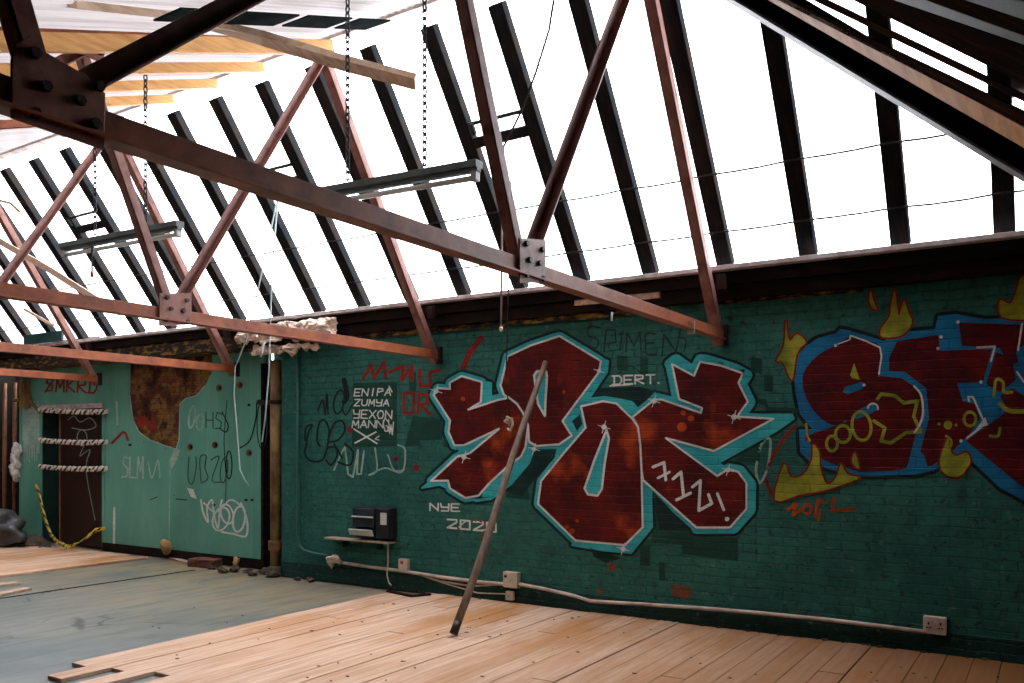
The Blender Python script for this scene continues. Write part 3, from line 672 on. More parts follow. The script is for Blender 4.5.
# ================================================================ RUSTY PIPE IN THE CORNER
root = empty('drain_pipe', (-8.12, 7.25, 0)); tag(root, 'rusty yellow drain pipe standing at the left end of the brick wall', 'pipe')
MB().tube([(-8.12, 7.25, .02), (-8.12, 7.25, 1.4), (-8.12, 7.25, 2.62)], .066, 20).build('pipe', M['pipe'], root)
b = MB().tube([(-8.12, 7.25, .28), (-8.12, 7.25, .40)], .088, 20); b.build('joint_collar', M['rustpole'], root, bevel=.006)
MB().tube([(-8.12, 7.25, -.02), (-8.12, 7.25, .06), (-8.12, 7.25, .09)], [.11, .10, .07], 18).build('foot', M['debris'], root)
b = MB().tube([(-8.12, 7.25, 2.08), (-8.12, 7.25, 2.13)], .076, 20).box((-8.42, 7.22, 2.08), (-8.12, 7.28, 2.13)); b.build('bracket', M['bolt'], root, bevel=.003)

# ================================================================ LEANING POLE
a_ = FL(454, 636); a_.z = .005; c_ = W(545, 362, 7.15)
root = empty('leaning_pole', a_); tag(root, 'long weathered pole leaning from the floorboards against the red graffiti', 'pole')
a_ = a_+V((0, 0, .025)); pts = [a_.lerp(c_, i/8)+V((.012*math.sin(i*.9), 0, -.018*math.sin(math.pi*i/8))) for i in range(9)]
MB().tube(pts, [.034, .034, .033, .033, .032, .031, .030, .028, .026], 14).build('shaft', M['pole'], root)
d = (pts[1]-pts[0]).normalized(); o = MB().tube([pts[0]-d*.012, pts[0]+d*.10], .0355, 14).build('ferrule', M['bolt'], root); o['label'] = 'dark end'

# ================================================================ DOORWAY
root = empty('timber_door', (DX1-.55, GY+.08, 0)); tag(root, 'dark brown door standing inside the taped doorway', 'door')
DLX = W(60, 480, GY+.07).x
MB().box((DLX+.04, GY+.06, .0), (DX1-.025, GY+.10, DZ-.035)).build('leaf', M['doorwood'], root, bevel=.004)
o = MB().box((DLX, GY+.05, .0), (DLX+.04, GY+.11, DZ-.04)).build('edge_strip', M['rustpole'], root, bevel=.003); o['label'] = 'lighter brown edge'
def uvtube(pts, r, mat_, name, rep, flat=.5, n=8, parent=None):
    b = MB(); uv = b.bm.loops.layers.uv.new('UVMap'); pts = [V(p) for p in pts]; L = [0]
    for p, q in zip(pts[:-1], pts[1:]): L.append(L[-1]+(q-p).length)
    rings = []
    for i, p in enumerate(pts):
        d = (pts[min(i+1, len(pts)-1)]-pts[max(i-1, 0)]).normalized(); u = V((0, 1, 0)); u = (u-d*u.dot(d)).normalized(); v = d.cross(u)
        tw = L[i]*6
        rings.append([b.bm.verts.new(p+(u*math.cos(2*math.pi*k/n+tw)*flat+v*math.sin(2*math.pi*k/n+tw))*r) for k in range(n)])
    for i in range(len(pts)-1):
        for k in range(n):
            f = b.bm.faces.new((rings[i][k], rings[i][(k+1) % n], rings[i+1][(k+1) % n], rings[i+1][k])); f.smooth = True
            for lp, (ii, kk) in zip(f.loops, ((i, k), (i, k+1), (i+1, k+1), (i+1, k))): lp[uv].uv = (L[ii]*rep, kk/n)
    b.bm.faces.new(rings[0][::-1]); b.bm.faces.new(rings[-1])
    me = bpy.data.meshes.new(name); b.bm.to_mesh(me); b.bm.free(); me.materials.append(mat_)
    o = bpy.data.objects.new(name, me); C.objects.link(o); return o
TY = GY-.05
tl = [('top', 410), ('middle', 440.5), ('lowest', 467)]
for k, (nm_, yy) in enumerate(tl):
    p, q = W(38.5, yy-.5, TY), W(107, yy+1.5, TY); n = 40
    pts = [p.lerp(q, i/n)+V((0, .012*math.sin(i*1.3+k), -.02*math.sin(math.pi*i/n)+.006*math.sin(i*2.1))) for i in range(n+1)]
    o = uvtube(pts, .040, M['tapewhite'], 'barrier_tape', 5.5, .45)
    tag(o, nm_+' of the three twisted white barrier tapes stretched across the doorway', 'tape', 'barrier tapes across the doorway')
pts = [W(36, 484, TY), W(39.5, 494, TY-.02), W(42, 507, TY-.05), W(46, 522, TY-.08), W(51, 535, TY-.12), W(57, 542, TY-.22), W(68, 547, TY-.4)]
tag(uvtube([p for a, c in zip(pts[:-1], pts[1:]) for p in (a, a.lerp(c, .5))]+[pts[-1]], .04, M['tapeyellow'], 'barrier_tape', 4.2, .4), 'yellow and black tape hanging from the left door jamb to the floor', 'tape')
pts = [W(70, 546.5, TY-.42), W(78, 543.5, TY-.25), W(87, 537, TY-.1), W(96, 530, TY-.03), W(105, 528.5, TY)]
tag(uvtube([p for a, c in zip(pts[:-1], pts[1:]) for p in (a, a.lerp(c, .5))]+[pts[-1]], .032, M['tapeyellow'], 'barrier_tape', 4.2, .4), 'yellow and black tape rising from the floor to the right door jamb', 'tape')

# left edge: rusty rods, rag, sack, timber head
for k, (px, lb_) in enumerate(((4.5, 'rusty vertical rod at the extreme left edge of the photo'), (14.5, 'rusty vertical rod beside the white rag'))):
    q = W(px, 500, GY+.1); tag(MB().tube([(q.x, q.y, .0), (q.x, q.y, 1.2), (q.x+.01, q.y, 2.62)], .034, 12).build('rusty_rod', M['rustpole'], origin=(q.x, q.y, 0)), lb_, 'rod')
b = MB()
for k in range(10): b.lump(W(16+2.2*math.sin(k*1.7)-.3*k*.4, 448+k*3.2, GY-.03), (.10-.004*k, .05, .09), 30+k, .35, 2)
tag(b.build('white_rag', M['rag'], smooth=True, origin=W(18, 450, GY)), 'white rag hanging at the left end of the green wall', 'rag')
b = MB()
for k, (px, py, r) in enumerate(((2, 527, .42), (12, 533, .30), (-6, 536, .4))): b.lump(W(px, py, 6.9), (r, r*.7, r*.62), 80+k, .3, 3)
tag(b.build('rubbish_sack', M['greybag'], smooth=True, origin=FL(5, 547)), 'slumped grey sack against the left edge on the floor', 'sack')
b = MB()
for k, (px, py, r) in enumerate(((33, 542, .18), (38, 545, .15), (29, 546, .14), (45, 547, .11))): b.lump(W(px, py+2, 7.15), (r*1.3, r, r*.7), 90+k, .4, 2)
tag(b.build('rubble_heap', M['debris'], origin=FL(30, 549)), 'dark rubble heap left of the doorway', 'rubble')
b = MB().box((-14.28, GY-.12, 2.18), (-14.12, GY+.0, 2.62)).bar((-14.5, GY-.06, 2.30), (-14.05, GY-.06, 2.34), .06, .05, (0, 0, 1)).bar((-14.16, GY-.06, 2.36), (-13.82, GY-.03, 2.10), .03, .05, (0, 0, 1))
tag(b.build('broken_bracket', M['pipe'], bevel=.005, origin=(-14.2, GY, 2.4)), 'broken yellow bracket above the left side of the doorway', 'bracket')

# debris along the foot of the green wall
b = MB().lump(W(165.5, 546, GY-.1), (.085, .07, .10), 41, .22, 3); tag(b.build('yellow_stone', M['yellowblock'], smooth=True, origin=FL(165, 555)), 'yellow stone lump at the foot of the green wall', 'stone')
def brick_thing(px, py, rot, label, sc=1, lift=0):
    q = FL(px, py, -.028); b = MB(); b.quadbox(V((0, 0, .045*sc)), V((.34*sc, 0, 0)), V((0, .16*sc, 0)), V((0, 0, .09*sc)))
    bmesh.ops.subdivide_edges(b.bm, edges=b.bm.edges, cuts=2, use_grid_fill=True)
    for v in b.bm.verts: v.co += V((random.uniform(-.008, .008), random.uniform(-.008, .008), random.uniform(-.006, .006)))
    for v in b.bm.verts: v.co.z = max(v.co.z, 0)
    o = b.build('loose_brick', M['redbrick'], bevel=.004); o.location = q+V((0, 0, lift)); o.rotation_euler.z = rot
    return tag(o, label, 'brick', 'loose bricks by the wall')
brick_thing(205, 567, .1, 'dull red brick lying flat in front of the green wall skirting', 1.25)
brick_thing(213, 561, -.2, 'darker brick behind the flat red brick against the skirting', 1.5)
q = FL(236, 566); b = MB().lump(q+V((0, 0, .045)), (.045, .045, .07), 44, .3, 2); tag(b.build('small_stone', M['yellowblock'], smooth=True, origin=q), 'small tan stone between the loose bricks and the rusty pipe', 'stone')
plank([FL(172, 558, -.012), FL(198, 565, -.012)], .09, .022, 'floor_offcut', 'chipboard', 'bleached wood offcut lying by the yellow stone', 'offcut')
plank([FL(-6, 586, -.012), FL(17, 582.5, -.012)], .16, .026, 'floor_offcut', 'chipboard', 'dark-edged board offcut at the left edge, farther of two', 'offcut')
plank([FL(-6, 595.5, -.012), FL(27, 588.5, -.012)], .13, .026, 'floor_offcut', 'chipboard', 'board offcut at the left edge, nearer of two', 'offcut')
plank([FL(58, 671, -.012), FL(2, 659, -.012)], .004, .03, 'floor_offcut', 'debris', 'thin dark strip lying on the grey floor at the lower left', 'offcut') if False else None
plank([FL(-4, 599, -.026), FL(195, 570, -.026)], .035, .008, 'floor_strip', 'plate', 'thin dark joint strip crossing the grey screed at the left', 'strip')
plank([FL(388, 591, .012), FL(412, 596, .012), FL(430, 594, .012)], .05, .02, 'floor_offcut', 'plate', 'thin dark offcut on the boards below the meter case', 'offcut')
b = MB()
for k in range(26):
    px = random.uniform(212, 330); py = 569+(px-212)*.10+random.uniform(-2, 3); q = FL(px, py, -.02); r = random.uniform(.015, .06); b.lump(q+V((0, 0, r*.4)), (r*1.4, r, r*.7), 120+k, .4, 2)
for k in range(40):
    px = random.uniform(330, 1000); q = FL(px, 578.5+(px-330)*.123, 0); r = random.uniform(.004, .018); b.lump(V((q.x, 7.16, r*.3)), (r*1.6, r, r*.8), 160+k, .4, 1)
tag(b.build('wall_foot_rubble', M['debris']), 'crumbs of dark rubble along the foot of the walls', 'rubble', kind='stuff')
b = MB()
for k in range(70):
    px = random.uniform(150, 1000); py = random.uniform(600, 683); q = FL(px, py, .001); r = random.uniform(.004, .014)
    if q.x < -5.9: q.z = -.028
    b.lump(q+V((0, 0, .002)), (r*1.5, r, .004), 300+k, .4, 1)
tag(b.build('floor_crumbs', M['debris']), 'dark crumbs and splinters scattered on the floor', 'crumbs', kind='stuff')
# ================================================================ GRAFFITI (paint on the wall: parts of the wall)
class Paint:
    def __init__(s, mats, Y=WY): s.b = MB(); s.mats = list(mats); s.Y = Y; s.lay = 0; s.c = 0; s.k = 0
    def pt(s, x, y): return W(x, y, s.Y-.0015-.0011*s.lay-s.k)
    def nx(s): s.c = (s.c+1) % 24; s.k = s.c*4.2e-5
    def layer(s): s.lay += 1; return s
    def mi(s, m): return s.mats.index(m)
    def fill(s, pts, m, holes=()):
        s.nx(); rings = [[V((x, y, 0)) for x, y in r] for r in [pts, *holes]]
        flat = [p for r in rings for p in r]; vs = [s.b.bm.verts.new(s.pt(p.x, p.y)) for p in flat]
        for t_ in tessellate_polygon(rings):
            try: s.b.bm.faces.new([vs[i] for i in t_]).material_index = s.mi(m)
            except ValueError: pass
        return s
    def dot(s, x, y, r, m, ry=None, n=12):
        ry = ry or r; s.nx()
        vs = [s.b.bm.verts.new(s.pt(x+r*math.cos(2*math.pi*k/n), y+ry*math.sin(2*math.pi*k/n))) for k in range(n)]
        s.b.bm.faces.new(vs).material_index = s.mi(m); return s
    def stroke(s, pts, w, m, closed=False, round_=True):
        pts = list(pts)+([pts[0]] if closed else [])
        for (x0, y0), (x1, y1) in zip(pts[:-1], pts[1:]):
            L = math.hypot(x1-x0, y1-y0)
            if L < 1e-6: continue
            s.nx(); nx, ny = -(y1-y0)/L*w/2, (x1-x0)/L*w/2
            vs = [s.b.bm.verts.new(s.pt(*q)) for q in ((x0+nx, y0+ny), (x1+nx, y1+ny), (x1-nx, y1-ny), (x0-nx, y0-ny))]
            s.b.bm.faces.new(vs).material_index = s.mi(m)
        if round_:
            for x, y in pts: s.dot(x, y, w/2, m, n=8)
        return s
    def curve(s, pts, w, m, closed=False): return s.stroke(smooth(pts, closed), w, m, False)
    def ellipse(s, x, y, rx, ry, w, m, rot=0, a0=0, a1=360, n=18):
        r = math.radians(rot); P = []
        for k in range(n+1):
            a = math.radians(a0+(a1-a0)*k/n); u, v = rx*math.cos(a), ry*math.sin(a); P.append((x+u*math.cos(r)-v*math.sin(r), y+u*math.sin(r)+v*math.cos(r)))
        return s.stroke(P, w, m)
    def text(s, str_, x, y, cw, h, w, m, slope=0.0, slant=0.0, gap=.3):
        for ch in str_:
            for pl in FONT.get(ch, ()):
                s.stroke([(x+(u+slant*(1-v))*cw, y+v*h+slope*(u*cw)) for u, v in pl], w, m)
            x += cw*(1+gap); y += slope*cw*(1+gap)
        return s
    def build(s, label, parent):
        o = s.b.build('graffiti', [M[m] for m in s.mats], parent); o['label'] = label; return o
def smooth(pts, closed=False, n=5):
    P = list(pts); N = len(P); out = []
    rng = range(N) if closed else range(N-1)
    for i in rng:
        p0 = P[i-1] if (closed or i > 0) else P[i]; p1 = P[i]; p2 = P[(i+1) % N]; p3 = P[(i+2) % N] if (closed or i+2 < N) else p2
        for k in range(n):
            t_ = k/n; out.append(tuple(.5*((2*p1[j])+(-p0[j]+p2[j])*t_+(2*p0[j]-5*p1[j]+4*p2[j]-p3[j])*t_*t_+(-p0[j]+3*p1[j]-3*p2[j]+p3[j])*t_**3) for j in (0, 1)))
    out.append(P[0] if closed else P[-1]); return out
FONT = {
 'A': [[(0, 1), (.5, 0), (1, 1)], [(.2, .65), (.8, .65)]], 'B': [[(0, 0), (0, 1), (.8, .95), (.9, .7), (.2, .5), (.8, .3), (.7, .05), (0, 0)]],
 'C': [[(1, .1), (.4, 0), (0, .5), (.4, 1), (1, .9)]], 'D': [[(.15, 0), (.15, 1)], [(-.1, 0), (.7, 0), (1, .3), (1, .7), (.7, 1), (-.1, 1)]],
 'E': [[(1, 0), (0, 0), (0, 1), (1, 1)], [(0, .5), (.8, .5)]], 'G': [[(1, .15), (.4, 0), (0, .5), (.4, 1), (1, .9), (1, .55), (.6, .55)]],
 'H': [[(0, 0), (0, 1)], [(1, 0), (1, 1)], [(0, .5), (1, .5)]], 'I': [[(.5, 0), (.5, 1)]], 'K': [[(0, 0), (0, 1)], [(1, 0), (0, .5), (1, 1)]],
 'L': [[(0, 0), (0, 1), (1, 1)]], 'M': [[(0, 1), (.1, 0), (.5, .7), (.9, 0), (1, 1)]], 'N': [[(0, 1), (0, 0), (1, 1), (1, 0)]],
 'O': [[(.5, 0), (.1, .2), (0, .6), (.3, 1), (.8, .95), (1, .5), (.8, .1), (.5, 0)]], 'P': [[(0, 1), (0, 0), (.8, .05), (.9, .35), (0, .55)]],
 'R': [[(0, 1), (0, 0), (.9, .05), (.9, .4), (0, .5), (1, 1)]], 'S': [[(1, .1), (.3, 0), (.1, .35), (.9, .6), (.8, .95), (0, 1)]],
 'T': [[(0, 0), (1, 0)], [(.5, 0), (.5, 1)]], 'U': [[(0, 0), (.05, .8), (.5, 1), (.95, .8), (1, 0)]], 'V': [[(0, 0), (.5, 1), (1, 0)]],
 'W': [[(0, 0), (.25, 1), (.5, .3), (.75, 1), (1, 0)]], 'X': [[(0, 0), (1, 1)], [(1, 0), (0, 1)]], 'Y': [[(0, 0), (.1, .5), (.9, .5)], [(1, 0), (.95, 1), (.1, 1)]],
 'Z': [[(0, 0), (1, 0), (0, 1), (1, 1)]], '2': [[(0, .05), (1, 0), (1, .3), (0, 1), (1, 1)]], '0': [[(0, 0), (1, 0), (1, 1), (0, 1), (0, 0)]],
 '.': [[(.1, .95), (.2, 1)]], ' ': []}

# ---- rollered dark green patches and bare bricks
p = Paint(['dgreen', 'shade', 'brickred', 'palewhite', 'tagred'])
for r in ([(444, 418), (470, 414), (500, 414), (500, 447), (444, 447)], [(413, 416), (442, 419), (442, 440), (420, 440), (420, 446), (405, 446)], [(650, 488), (702, 500), (702, 535), (738, 538), (738, 561), (682, 554), (682, 545), (652, 542)], [(640, 545), (650, 546), (650, 566), (640, 565)], [(659, 562), (665, 563), (665, 581), (659, 580)],
          [(751, 357), (762, 359), (762, 374), (751, 372)], [(764, 375), (773, 376), (773, 392), (764, 391)], [(744, 398), (766, 399), (766, 415), (800, 414), (800, 408), (768, 407)], [(617, 355), (628, 356), (628, 371), (617, 370)], [(640, 357), (648, 358), (648, 376), (640, 375)], [(525, 470), (530, 500), (506, 497), (508, 478)], [(735, 450), (760, 440), (760, 462), (735, 462)], [(409, 372), (416, 372), (416, 392), (409, 391)]):
    p.fill(r, 'dgreen')
p.layer()
for r in ([(588, 397), (600, 388), (640, 387), (662, 393), (632, 413), (616, 400), (603, 398)], [(530, 449), (557, 449), (540, 472), (522, 496), (508, 492), (520, 470)], [(590, 548), (622, 558), (606, 563), (594, 557)], [(652, 490), (688, 528), (660, 530)]): p.fill(r, 'shade')
p.fill([(672, 584), (690, 587), (690, 599), (672, 596)], 'brickred'); p.fill([(608, 563), (616, 564), (616, 571), (608, 570)], 'brickred'); p.fill([(597, 588), (603, 589), (603, 594), (597, 593)], 'brickred')
for x, y in ((478, 521), (487, 527), (480, 533), (484, 538), (484, 546), (488, 553), (484, 560), (476, 520)): p.dot(x+random.uniform(-3, 3), y, 1.6, 'brickred')
p.build('dark green rollered patches and bare bricks', wall)

# ---- main red and turquoise piece
S_ = [(449.8, 389), (449.8, 382.7), (461.6, 376), (482, 382), (480.8, 402), (468.2, 409.7), (497, 400.2), (509, 397.6), (517, 403.8), (523, 413), (528, 425), (525.5, 447), (521, 456.4), (506.4, 467.3), (489, 483.5), (478.6, 495.5), (465.4, 498), (450, 488.6), (448, 480.6), (431, 481), (456.6, 457), (470, 453), (499, 428.8), (464, 445.2), (454.4, 445.4), (448.5, 432), (450, 420.5), (433.6, 395), (438, 388)]
P_ = [(507.5, 356.3), (531, 345.3), (559.5, 336), (601, 361), (599, 372), (562.5, 421), (571.7, 435.6), (559, 444.4), (536, 446), (529, 441.5), (528, 425), (523, 413), (517, 403.8), (509, 397.6), (504, 395), (500.5, 385.3)]
PH = [(534, 375.5), (537, 371), (546, 371), (547, 377), (545.5, 400), (545, 416), (538, 404), (536.3, 390.6)]
U_ = [(581, 406.4), (603, 401.2), (616.4, 403.4), (632.5, 419), (638, 427), (640.3, 445), (641.5, 470), (642.7, 527.3), (625, 545), (575.4, 540.5), (538, 504), (541, 481), (563, 454), (585.6, 427.5)]
UH = [(606.5, 430), (609, 438.6), (604.7, 463), (601.7, 489.3), (597.4, 495.6), (588, 494.4), (584.5, 488.5), (594.4, 460)]
Z_ = [(672, 364), (694, 375.8), (700, 361.7), (721, 365.6), (743, 373.4), (738.4, 382.8), (747.8, 401.6), (737, 416.6), (773.5, 418.8), (714, 451), (665.8, 438), (717.3, 476), (728.6, 468.7), (738.3, 472), (746.4, 483), (746.4, 509), (730, 527.5), (696.4, 527.5), (643, 480), (641.5, 470), (640.3, 445), (638, 427), (632.5, 417), (654.5, 399.5), (662, 399.6), (701, 413), (702, 408), (679, 399)]
TQ = [[(481, 381), (491, 383), (491, 401), (480, 403)], [(466, 408.5), (480, 399), (507, 393), (510, 399), (468, 411)], [(462, 446), (499.5, 427), (500, 430), (472, 457), (456, 459)],
      [(528, 424), (531, 424), (531, 441), (534, 449), (529, 463), (511, 484), (491, 499), (476, 501), (470, 498), (489, 481), (520, 455)], [(600, 358), (608, 361), (607, 372), (588, 400), (573, 420), (580, 433), (572, 441), (555, 449), (570, 435), (561, 421)], [(581, 405), (588, 399), (604, 397), (618, 399), (632, 402), (638, 409), (634, 416), (636, 424), (618, 404)],
      [(559, 443), (572, 434), (586, 426), (579, 436), (563, 456), (556, 456)], [(570, 421), (581, 411), (584, 426), (578, 436)], [(641.5, 478), (651, 489), (652, 527), (631, 553), (602, 550), (572, 545), (576, 540), (625, 544), (642, 527)],
      [(666, 363), (677, 355.5), (673, 364), (679, 400), (673, 398)],
      [(737, 415), (792, 414.5), (794, 418.5), (776, 431), (718, 463), (727, 468), (717, 476.5), (665, 437.5), (714, 451), (773, 419)], [(653, 399), (657, 394), (681, 399.5), (703, 407), (702, 413.5), (662, 399.5)], [(431, 481), (422, 488), (447, 483), (450, 489)], [(632, 418), (655, 393), (660, 398)]]
ZT = [(669, 364), (676, 358.5), (693, 370.5), (700, 359), (707, 359.5), (736, 368.5), (748, 375), (742, 383.5), (751, 402), (741, 416)]
ZR = [(728.6, 468), (740, 470), (751.5, 484), (751, 510), (734, 529), (696, 529)]
p = Paint(['shade', 'turq', 'red', 'white', 'orange', 'black'])
for L in (S_, P_, U_, Z_): p.stroke(L, 14, 'shade', True)
for L in TQ: p.stroke(L, 7, 'black', True)
p.stroke(ZT, 15, 'black'); p.stroke(ZR, 15, 'black')
p.layer()
for L in (S_, P_, U_, Z_): p.stroke(L, 8.5, 'turq', True)
for L in TQ: p.fill(L, 'turq'); p.stroke(L, 2, 'turq', True)
p.stroke(ZT, 9.5, 'turq'); p.stroke(ZR, 9.5, 'turq')
p.layer(); p.fill([(572, 421), (580, 414.5), (582.3, 424), (577, 431)], 'shade')
p.layer()
for L, h in ((S_, ()), (P_, ()), (U_, ()), (Z_, ())): p.fill(L, 'red')
p.layer(); p.fill(PH, 'turq'); p.fill(UH, 'turq')
p.layer()
for L in (S_, P_, U_, Z_): p.stroke(L, 2.0, 'white', True)
p.stroke(PH, 2.2, 'white', True); p.stroke(UH, 2.2, 'white', True)
for x, y, r in ((604, 427, 2.6), (436, 391, 2.6), (464, 457, 2.6), (599, 371, 2.2), (734, 417, 2.8), (654, 401, 2.6), (534, 449, 2.4), (728, 470, 2.4), (623, 549, 2.6)):
    p.dot(x, y, r, 'white')
    for a in range(4): p.stroke([(x, y), (x+r*2.4*math.cos(a*1.57+.3), y+r*2.4*math.sin(a*1.57+.3))], .8, 'white')
for x, y, r in ((682, 427, 6.5), (691, 418.5, 4.5), (683, 413, 3.6), (463, 399, 3), (567, 527, 3), (572, 531, 4), (577, 521, 2.4), (564, 392, 2.4)): p.dot(x, y, r*.75, 'orange')
p.build('large dark red letters outlined in white and turquoise', wall)

# ---- 712! and the small white writing
p = Paint(['white']); p.lay = 8
p.stroke([(653, 467), (664, 462.5), (665.8, 480)], 3, 'white'); p.stroke([(658, 478), (669.5, 472)], 2.6, 'white')
p.stroke([(673, 479), (681, 472), (683.5, 496)], 3, 'white'); p.stroke([(676.5, 500), (690.5, 493)], 3, 'white')
p.stroke([(692.4, 487), (700.4, 480.5), (698.8, 510.6), (711.7, 503.5), (708.5, 494.5)], 3, 'white')
p.stroke([(717.3, 493.6), (723.8, 509.8)], 2.8, 'white'); p.dot(727, 519, 2.3, 'white')
p.build('white painted 712!', wall)
p = Paint(['white']); p.lay = 4; p.text('DERT.', 613, 376, 8.5, 8.5, 1.7, 'white', -.03); p.stroke([(610, 386), (630, 384.5)], 1.6, 'white'); p.build('small white painted DERT', wall)
p = Paint(['white']); p.text('NYE', 430, 503.2, 8.2, 7.2, 1.6, 'white', .03); p.build('small white painted NYE', wall)
p = Paint(['white']); p.text('2020', 447.5, 519, 9.2, 8.6, 1.8, 'white', .09, 0, .42); p.stroke([(459, 527), (466, 521)], 1.2, 'white')
p.stroke([(482, 530), (486, 530)], 1.6, 'white'); p.build('small white painted 2020', wall)

# ---- white tag on a dark square
p = Paint(['dgreen', 'white']); p.fill([(353, 383), (397, 382), (397, 446), (352, 447)], 'dgreen'); p.layer()
p.text('ENIPA', 354, 389, 5.8, 7, 1.3, 'white', -.02, .2, .32); p.text('ZUMYA', 354, 399.5, 5.6, 6.4, 1.3, 'white', .0, .15, .3); p.text('YEXON', 353, 410, 6.2, 8, 1.3, 'white', .02, .1, .3); p.text('MANN', 352, 420.5, 6.5, 7.2, 1.3, 'white', .0, .1, .25); p.text('GW', 383, 417, 5, 13, 1.2, 'white', .5, 0, .1)
p.stroke([(389, 386), (392, 392)], 1.2, 'white'); p.stroke([(354, 429), (377, 443.5)], 1.6, 'white'); p.stroke([(376, 432), (355, 443)], 1.6, 'white'); p.stroke([(379, 436), (375, 439), (379, 440)], 1.2, 'white')
p.build('white lettering tag on a dark green square', wall)

# ---- black bubble tags at the left of the wall
p = Paint(['black']); K = 'black'
p.curve([(305, 440), (306, 428), (312, 425), (308, 434), (306, 446), (305, 454), (311, 461), (322, 460), (327, 448), (329, 430), (324, 420), (319, 424), (317, 440), (320, 446)], 2.0, K)
p.curve([(328, 440), (334, 424), (342, 421), (345, 430), (338, 440), (330, 442)], 2.0, K); p.curve([(327, 448), (335, 447), (337, 456), (331, 465), (326, 460)], 2.0, K); p.curve([(338, 462), (350, 465), (353, 452), (345, 444)], 2.0, K); p.curve([(334, 444), (338, 450), (342, 458)], 1.8, K)
p.curve([(318, 410), (323, 400), (325, 415), (327, 394), (328, 414)], 1.7, K); p.ellipse(339, 402, 5, 12, 1.8, K, 10); p.curve([(342, 408), (346, 415), (352, 405)], 1.7, K); p.curve([(344, 380), (347, 396), (344, 402)], 5, K)
p.build('black bubble letter tag beside the white lettering', wall)
p = Paint(['palewhite']); p.stroke([(334, 470), (342, 452), (345, 447), (348, 474), (353, 477), (358, 450), (357, 474), (361, 474), (364, 451)], 1.8, 'palewhite'); p.curve([(375, 448), (377, 470), (369, 475), (385, 468), (402, 472), (405, 450), (398, 445)], 1.7, 'palewhite'); p.curve([(388, 455), (394, 470), (404, 470)], 1.5, 'palewhite'); p.build('thin white letters under the dark square', wall)
# ---- red scrawls
p = Paint(['tagred']); R_ = 'tagred'
p.stroke([(363, 379), (371, 365), (374, 378), (384, 362), (386, 378)], 3.4, R_); p.stroke([(390, 372), (403, 366), (402, 380), (412, 366), (412, 380)], 3.6, R_); p.stroke([(420, 370), (420, 386), (430, 386), (430, 372), (440, 370)], 3.4, R_); p.stroke([(404, 393), (404, 413), (413, 413), (414, 393), (404, 393)], 3, R_); p.stroke([(418, 413), (419, 394), (428, 395), (427, 404), (420, 404), (430, 414)], 3, R_)
p.stroke([(463, 368), (470, 352), (481, 338)], 5.5, R_); p.dot(350, 430, 3, R_); p.dot(416, 468, 3.4, R_); p.dot(396, 459, 2.6, R_)
p.build('red scrawled letters above the white tag', wall)
# ---- dim black tag high on the wall
p = Paint(['grey']); G = 'grey'
p.curve([(600, 328), (590, 326), (588, 335), (598, 340), (596, 348), (588, 346)], 1.7, G); p.stroke([(604, 352), (606, 330), (615, 330), (616, 342), (607, 344)], 1.7, G); p.stroke([(620, 350), (622, 332)], 1.7, G); p.stroke([(626, 352), (627, 333), (634, 346), (640, 332), (641, 352)], 1.7, G); p.curve([(655, 334), (646, 334), (646, 343), (654, 343), (646, 344), (647, 354), (657, 354)], 1.7, G); p.stroke([(662, 356), (664, 334), (676, 352), (680, 330)], 1.7, G); p.curve([(680, 338), (686, 340), (684, 352)], 1.5, G); p.curve([(618, 374), (630, 366), (642, 374)], 1.3, G)
p.build('dim black tag high above the red letters', wall)

# ---- second piece, blue outlines and flames
p = Paint(['black', 'blue', 'red2', 'yellow', 'white', 'orange', 'tagred', 'palewhite'])
BLUE = [(793.5, 372), (797, 356), (806, 346), (818, 338), (836, 333.5), (840, 329), (848, 330), (884, 341), (893, 335), (912, 331), (935, 329), (938, 316), (956, 314), (985, 319), (1034, 317), (1034, 506), (1000, 488), (962, 452), (951, 461), (945, 464), (932, 471), (915, 474.5), (870, 476), (850, 475), (826, 468), (810, 462), (800, 452), (799, 430), (812, 429), (800, 414), (796, 396)]
p.stroke(BLUE, 7, 'black', True); p.stroke([(795, 426), (785, 437), (772, 458), (765, 476), (768, 487), (776, 501)], 3.2, 'tagred'); p.ellipse(0, 0, 1, 1, .1, 'black') if False else None
p.curve([(757, 462), (761, 445), (770, 439), (768, 466), (760, 483), (756, 472), (757, 462)], 2.6, 'palewhite')
p.layer(); p.fill(BLUE, 'blue')
p.layer()
p.fill(smooth([(851, 336.5), (866, 340), (881, 347), (880, 374), (868, 379), (850, 390), (846, 405), (846, 420), (832, 425), (814.6, 412), (804, 392), (803.5, 373), (817, 356), (836, 345)], True, 3), 'red2')
p.fill([(846, 390), (860, 380), (881, 376), (902, 378), (919, 390), (924, 411), (915, 437), (907, 468), (892, 471), (860, 472), (830, 463), (816, 455), (806, 436), (832, 427), (846, 422)], 'red2')
p.fill([(889, 358), (897, 341), (938, 335), (940.5, 350.5), (992, 349), (983, 382), (957, 383), (966, 402), (1006, 411), (990, 420), (962, 441), (946, 459), (936, 466), (925, 466), (920, 452), (929, 418), (926, 388), (905, 372), (889, 371)], 'red2')
p.fill([(958.8, 322.5), (1034, 325), (1034, 335), (1016, 352), (1018, 362), (1008, 366), (1000, 348), (962, 346)], 'red2'); p.fill([(966, 441), (990, 424), (1008, 410), (1000, 396), (1012, 388), (1034, 402), (1034, 496)], 'red2'); p.fill([(996, 352), (1012, 358), (1016, 380), (1000, 392), (986, 384)], 'red2')
p.layer()
